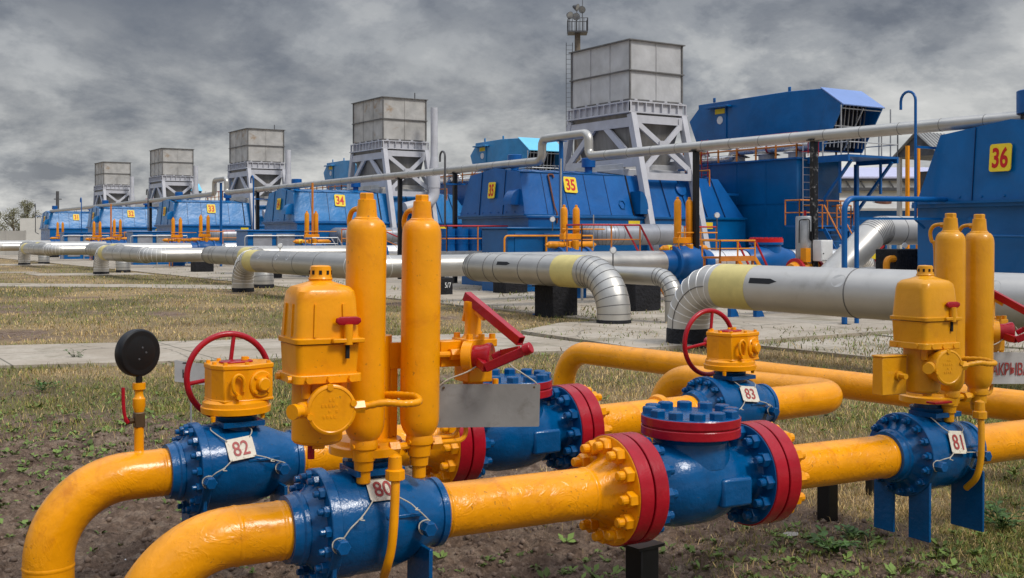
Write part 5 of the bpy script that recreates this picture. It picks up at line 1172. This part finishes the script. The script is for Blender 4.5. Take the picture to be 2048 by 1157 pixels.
def fast_mesh(name, V, Fa, k):
    me = bpy.data.meshes.new(name); me.vertices.add(len(V)); me.vertices.foreach_set('co', np.asarray(V, np.float32).ravel())
    me.loops.add(Fa.size); me.loops.foreach_set('vertex_index', Fa.astype(np.int32).ravel()); me.polygons.add(len(Fa))
    me.polygons.foreach_set('loop_start', np.arange(0, Fa.size, k, dtype=np.int32)); me.update(calc_edges=True); me.validate(); return me
me = fast_mesh('ground', np.stack([X, Y, Z], -1).reshape(-1, 3), Fq, 4)
for nm, A in (('dirt', D), ('green', Gm)):
    at = me.attributes.new(nm, 'FLOAT', 'POINT'); at.data.foreach_set('value', A.ravel().astype(np.float32))
me.polygons.foreach_set('use_smooth', [True]*len(me.polygons))
def ground_material():
    m = bpy.data.materials.new('soil_and_dry_turf'); m.use_nodes = True; g = NT(m.node_tree); b = m.node_tree.nodes['Principled BSDF']
    ob = g.n('ShaderNodeTexCoord').outputs['Object']
    d = g.n('ShaderNodeAttribute', attribute_name='dirt').outputs['Fac']; gr = g.n('ShaderNodeAttribute', attribute_name='green').outputs['Fac']
    n1 = g.noise(ob, 4.5, 10, .72, .5); n2 = g.noise(ob, 26, 9, .75, .3); n3 = g.noise(ob, .35, 5, .6, .3)
    soil = g.ramp(n1.outputs[0], [(.32, (.11, .068, .046)), (.48, (.255, .172, .12)), (.58, (.36, .26, .185)), (.72, (.50, .39, .29))])
    soil = g.mix(g.ramp(n2.outputs[0], [(.42, 0.0), (.62, .6)]), soil, (.055, .038, .029))
    soil = g.mix(g.ramp(n2.outputs[0], [(.66, 0.0), (.74, .5)]), soil, (.42, .34, .27))
    turf = g.ramp(n2.outputs[0], [(.3, (.20, .14, .072)), (.5, (.36, .26, .14)), (.7, (.48, .36, .20))])
    turf = g.mix(g.ramp(n3.outputs[0], [(.42, 0.0), (.6, .65)]), turf, (.17, .12, .075))
    turf = g.mix(g.math('MULTIPLY', gr, .55), turf, (.085, .092, .032))
    n4 = g.noise(ob, 9, 4, .6)
    f = g.math('ADD', d, g.math('MULTIPLY', g.math('SUBTRACT', n4.outputs[0], .5), .7), clamp=True)
    g.nt.links.new(g.mix(g.ramp(f, [(.35, 0.0), (.65, 1.0)]), turf, soil), b.inputs['Base Color']); b.inputs['Roughness'].default_value = .95; b.inputs['Specular IOR Level'].default_value = .2
    bp = g.n('ShaderNodeBump', inp={'Height': g.math('ADD', n2.outputs[0], n1.outputs[0]), 'Strength': 1.0, 'Distance': .05}); g.nt.links.new(bp.outputs[0], b.inputs['Normal'])
    return m
me.materials.append(ground_material())
go = bpy.data.objects.new('ground', me); C.objects.link(go); tag(go, 'brown soil and dry matted turf of the compressor yard', kind='structure')
def concrete_material():
    m = bpy.data.materials.new('weathered_concrete'); m.use_nodes = True; g = NT(m.node_tree); b = m.node_tree.nodes['Principled BSDF']
    ob = g.n('ShaderNodeTexCoord').outputs['Object']
    n1 = g.noise(ob, .7, 8, .65, .4); n2 = g.noise(ob, 14, 6, .7)
    c = g.ramp(n1.outputs[0], [(.3, (.30, .245, .18)), (.5, (.40, .34, .265)), (.7, (.48, .425, .345))])
    c = g.mix(g.ramp(n2.outputs[0], [(.4, 0.0), (.62, .35)]), c, (.25, .205, .15))
    wob = g.n('ShaderNodeVectorMath', operation='ADD', inp={0: ob, 1: g.n('ShaderNodeVectorMath', operation='SCALE', inp={0: g.noise(ob, 1.5, 5, .6).outputs['Color'], 'Scale': .5}).outputs[0]})
    vo = g.n('ShaderNodeTexVoronoi', feature='DISTANCE_TO_EDGE', inp={'Vector': wob.outputs[0], 'Scale': .33})
    c = g.mix(g.ramp(vo.outputs['Distance'], [(.002, .8), (.007, 0.0)]), c, (.09, .08, .06))
    br = g.n('ShaderNodeTexBrick', inp={'Vector': ob, 'Color1': (0, 0, 0, 1), 'Color2': (0, 0, 0, 1), 'Mortar': (1, 1, 1, 1), 'Scale': .33, 'Mortar Size': .006, 'Brick Width': 1.0, 'Row Height': 1.0})
    br.offset = 0
    c = g.mix(g.math('MULTIPLY', br.outputs['Fac'], .8), c, (.08, .075, .05))
    n5 = g.noise(ob, .55, 8, .72, .6); c = g.mix(g.ramp(n5.outputs[0], [(.54, 0.0), (.66, .7)]), c, (.15, .13, .075))
    g.nt.links.new(c, b.inputs['Base Color']); b.inputs['Roughness'].default_value = .88
    bp = g.n('ShaderNodeBump', inp={'Height': n2.outputs[0], 'Strength': .4, 'Distance': .01}); g.nt.links.new(bp.outputs[0], b.inputs['Normal']); return m
M['concrete'] = concrete_material()
lab = {'path': 'pale concrete path across the turf', 'yard': 'pale weedy concrete yard under the pipes', 'pad': 'raised concrete pad around the large pipe elbows', 'slab': 'broken concrete slab in the grass'}
for nm, _, poly, h in slabs:
    tag(MB().prism(poly, lambda a, b, c: (a, b, c), -.15, h).build(nm, 'concrete'), lab[nm], kind='structure')
# ------------------------------------------------------------------ grass, weeds, clods
def gz(x, y):
    ix = np.clip(np.searchsorted(gx, x)-1, 0, nx-2); iy = np.clip(np.searchsorted(gy, y)-1, 0, ny-2)
    fx = (x-gx[ix])/(gx[ix+1]-gx[ix]); fy = (y-gy[iy])/(gy[iy+1]-gy[iy])
    return (Z[iy, ix]*(1-fx)+Z[iy, ix+1]*fx)*(1-fy)+(Z[iy+1, ix]*(1-fx)+Z[iy+1, ix+1]*fx)*fy
def scatter(n, py0, py1, px0=-350, px1=2400):
    py = rng.uniform(py0, py1, n); px = rng.uniform(px0, px1, n); d = CAMH*F/(py-HY); X_ = (px-CX)/F*d
    return cs*X_+sn*d, -sn*X_+cs*d, d
def grass_material():
    m = bpy.data.materials.new('grass_blades'); m.use_nodes = True; g = NT(m.node_tree); b = m.node_tree.nodes['Principled BSDF']
    g.nt.links.new(g.n('ShaderNodeAttribute', attribute_name='tint').outputs['Color'], b.inputs['Base Color']); b.inputs['Roughness'].default_value = .75; b.inputs['Specular IOR Level'].default_value = .25
    return m
M['grass'] = grass_material()
def blades(name, label, x, y, d, h, w, col):
    n = len(x); z = gz(x, y)-.01; a = rng.uniform(0, 6.283, n); ln = rng.uniform(.25, 1.25, n)*h; la = rng.uniform(0, 6.283, n)
    sx, sy = np.cos(a)*w, np.sin(a)*w; lx, ly = np.cos(la)*ln, np.sin(la)*ln
    z3 = z+h*np.maximum(.25, 1-.45*(ln/h)**1.3)
    V = np.stack([np.stack([x-sx, y-sy, z], -1), np.stack([x+sx, y+sy, z], -1), np.stack([x+sx*.7+lx*.4, y+sy*.7+ly*.4, z+h*.62], -1), np.stack([x-sx*.7+lx*.4, y-sy*.7+ly*.4, z+h*.62], -1), np.stack([x+lx, y+ly, z3], -1)], 1).reshape(-1, 3)
    b0 = np.arange(n)[:, None]*5
    tri = np.concatenate([b0+np.array([[0, 1, 2]]), b0+np.array([[0, 2, 3]]), b0+np.array([[3, 2, 4]])], 0)
    me = fast_mesh(name, V, tri, 3)
    at = me.attributes.new('tint', 'FLOAT_COLOR', 'POINT'); at.data.foreach_set('color', np.repeat(np.concatenate([col, np.ones((n, 1))], 1), 5, 0).astype(np.float32).ravel())
    me.materials.append(M['grass']); o = bpy.data.objects.new(name, me); C.objects.link(o); return tag(o, label, kind='stuff')
x, y, d = scatter(640000, 503, 1330); Dm = dirt_mask(x, y); Gr = green_mask(x, y)
keep = (~on_slab(x, y)) & (rng.random(len(x)) < (1-np.clip(Dm, 0, 1))**2.2+.16*Gr*(Dm < .97)) & (d > 5.2) & (y > 2) & (x < 40)
keep &= rng.random(len(x)) < .45+.55*fbm(x, y, 1.6, 90, 3)*1.5
x, y, d, Gr = x[keep], y[keep], d[keep], Gr[keep]; n = len(x)
near_edge = on_slab(x, y+.45) | on_slab(x, y-.55) | on_slab(x+.45, y)
isg = rng.random(n) < np.clip(Gr*.62+.10+.4*near_edge*(d < 60), 0, 1); r = rng.random((n, 1))
straw = np.array([.63, .445, .20])*(.45+.8*r)*(.62+.75*fbm(x, y, .45, 120, 4))[:, None]; straw[:, 2] *= rng.uniform(.8, 1.15, n); grn = np.array([.16, .20, .04])*(.55+.9*r); grn[:, 0] *= rng.uniform(.8, 1.5, n)
col_ = np.where(isg[:, None], grn, straw)
tall = fbm(x, y, .9, 95, 3)
h = (.028+.070*rng.random(n)**1.7)*(.5+1.25*tall)*np.where(isg, 1.15, .95)*np.clip(.9+d*.012, 1, 1.6); w = rng.uniform(.0012, .0026, n)*np.clip(d/8, 1, 6)
blades('dry_grass', 'short dry straw and green grass over the yard', x, y, d, h, w, col_)
# sprigs in the cracks of the concrete and along slab edges
x, y, d = scatter(90000, 505, 800, 300, 2300); s_ = on_slab(x, y); cl = fbm(x, y, .7, 99, 4)
edge = s_ & ((~on_slab(x+.25, y)) | (~on_slab(x-.25, y)) | (~on_slab(x, y+.25)) | (~on_slab(x, y-.25)))
keep = s_ & (((cl > .60) & (rng.random(len(x)) < .55)) | (edge & (rng.random(len(x)) < .55)))
keep &= ~inpoly(x, y, slabs[0][2]) | (edge & (rng.random(len(x)) < .35))
x, y, d = x[keep], y[keep], d[keep]; n = len(x); r = rng.random((n, 1))
col_ = np.where(rng.random((n, 1)) < .6, np.array([.14, .17, .045])*(.6+.8*r), np.array([.40, .31, .17])*(.6+.7*r))
wo = blades('crack_grass', 'sparse weeds growing in the concrete cracks', x, y, d, .05+.14*rng.random(n)**2, rng.uniform(.003, .007, n)*np.clip(d/12, 1, 3), col_); wo.location.z = .05
# low leafy weeds on the soil
x, y, d = scatter(22000, 640, 1300, -200, 2250); Gr = green_mask(x, y)
keep = (~on_slab(x, y)) & (rng.random(len(x)) < Gr*.26+.008+.5*np.exp(-((x-2.6)**2/7+(y-12.6)**2/4))) & (y > 2)
x, y, d = x[keep], y[keep], d[keep]
Vs = []; cc_ = []
for i in range(len(x)):
    k = rng.integers(5, 13); R_ = rng.uniform(.018, .08)*rng.uniform(.6, 1); a = rng.uniform(0, 6.28, k); rad = R_*rng.uniform(.3, 1, k); el = rng.uniform(.1, 1.0, k); z0 = gz(x[i:i+1], y[i:i+1])[0]
    c0 = np.stack([x[i]+np.cos(a)*rad*.3, y[i]+np.sin(a)*rad*.3, z0+.005+rad*.2], -1); tip = np.stack([x[i]+np.cos(a)*rad*1.3, y[i]+np.sin(a)*rad*1.3, z0+.01+rad*el], -1); s_ = np.stack([-np.sin(a), np.cos(a), rng.normal(0, .3, k)], -1)*rad[:, None]*rng.uniform(.2, .4)
    mid = (c0+tip)/2+np.array([0, 0, .006]); Vs.append(np.stack([c0, mid+s_, tip, mid-s_], 1).reshape(-1, 3)); t_ = np.array([.125, .18, .045, 1])*rng.uniform(.6, 1.5); t_[3] = 1; cc_.append(np.repeat(t_[None], 4*k, 0))
V = np.concatenate(Vs); me = fast_mesh('leafy_weeds', V, np.arange(len(V)).reshape(-1, 4), 4)
at = me.attributes.new('tint', 'FLOAT_COLOR', 'POINT'); at.data.foreach_set('color', np.concatenate(cc_).astype(np.float32).ravel()); me.materials.append(M['grass'])
o = bpy.data.objects.new('leafy_weeds', me); C.objects.link(o); tag(o, 'small leafy green weeds on the bare soil', kind='stuff')
# soil clods
x, y, d = scatter(16000, 860, 1330, -150, 2200); keep = (dirt_mask(x, y) > .4) & (y > 2) & (~on_slab(x, y)); x, y = x[keep], y[keep]; n = len(x)
ico = np.array([(0, 0, 1), (.89, 0, .45), (.28, .85, .45), (-.72, .53, .45), (-.72, -.53, .45), (.28, -.85, .45), (.72, .53, -.45), (-.28, .85, -.45), (-.89, 0, -.45), (-.28, -.85, -.45), (.72, -.53, -.45), (0, 0, -1)])
fc = np.array([(0, 1, 2), (0, 2, 3), (0, 3, 4), (0, 4, 5), (0, 5, 1), (1, 6, 2), (2, 7, 3), (3, 8, 4), (4, 9, 5), (5, 10, 1), (6, 7, 2), (7, 8, 3), (8, 9, 4), (9, 10, 5), (10, 6, 1), (11, 7, 6), (11, 8, 7), (11, 9, 8), (11, 10, 9), (11, 6, 10)])
sz = .003+.022*rng.random(n)**6; V = ico[None]*rng.uniform(.6, 1.35, (n, 12, 1))*sz[:, None, None]*np.array([1.05, 1.0, .95]); V += np.stack([x, y, gz(x, y)+sz*.45], -1)[:, None]
me = fast_mesh('soil_clods', V.reshape(-1, 3), (np.arange(n)[:, None, None]*12+fc[None]).reshape(-1, 3), 3); me.materials.append(M['soilclod'])
o = bpy.data.objects.new('soil_clods', me); C.objects.link(o); tag(o, 'loose clods of dark soil', kind='stuff')
# single plants and stones
def weed(px, py, R_, k, hgt, label, col=(.07, .14, .03)):
    p = G(px, py); z0 = float(gz(np.array([p.x]), np.array([p.y]))[0]); t = thing('weed_plant', label, 'plant', (p.x, p.y, z0)); lf = MB(); st = MB(); rr = random.Random(px)
    for i in range(k):
        a = rr.uniform(0, 6.28); rad = R_*rr.uniform(.2, 1); h_ = hgt*rr.uniform(.3, 1); e = Vector((math.cos(a)*rad, math.sin(a)*rad, h_)); st.tube([(0, 0, 0), e*.6+Vector((0, 0, .02)), e], .003, 5)
        for j in range(5):
            b = a+rr.uniform(-1.6, 1.6); L_ = rr.uniform(.03, .07); d_ = Vector((math.cos(b), math.sin(b), rr.uniform(-.2, .6))).normalized(); s_ = d_.cross(Vector((0, 0, 1))).normalized()*L_*.36; q = e*rr.uniform(.6, 1.05)
            u_ = Vector((0, 0, L_*.12)); lf.add([q, q+d_*L_*.35+s_+u_, q+d_*L_*.75+s_*.7+u_, q+d_*L_, q+d_*L_*.75-s_*.7+u_, q+d_*L_*.35-s_+u_], [(0, 1, 2, 3, 4, 5)])
    lf.build('foliage', M.setdefault('weedleaf', material('weed_leaf', col, .6, var=.4, vs=9)), t); st.build('stem', 'weedleaf', t)
weed(2003, 1062, .20, 22, .20, 'broad-leaved green weed near the right edge, below valve 81')
weed(1660, 1112, .16, 16, .12, 'low green weed in the dry grass at lower right')
weed(1705, 1075, .11, 10, .09, 'small green weed left of the blue support plates')
weed(84, 778, .26, 14, .14, 'spreading green weed in dry turf at left, below the path')
weed(150, 718, .18, 10, .22, 'dry brown sprig growing through the concrete path', (.2, .12, .06))
def stone(px, py, r, label, mat='rock', flat=.5):
    p = G(px, py); rr = random.Random(px); m_ = MB(); V = [(v[0]*r*rr.uniform(.7, 1.3), v[1]*r*rr.uniform(.7, 1.2), v[2]*r*flat+r*flat*.4) for v in ico]
    t = m_.add(V, [tuple(f) for f in fc]).build('stone', mat, None, 60); z0 = float(gz(np.array([p.x]), np.array([p.y]))[0]); t.location = (p.x, p.y, z0); tag(t, label, 'stone')
stone(1580, 1072, .07, 'pale flat stone on the soil under the right red flange', 'rock', .35)
stone(252, 1112, .035, 'small white chip of stone by the nearest yellow elbow', 'whitepaint', .4)
stone(1250, 1040, .02, 'tiny pale pebble on the soil under the nearest check valve', 'rock', .6)
for o in (bolt_src, bolt_cap_src): bpy.data.objects.remove(o)
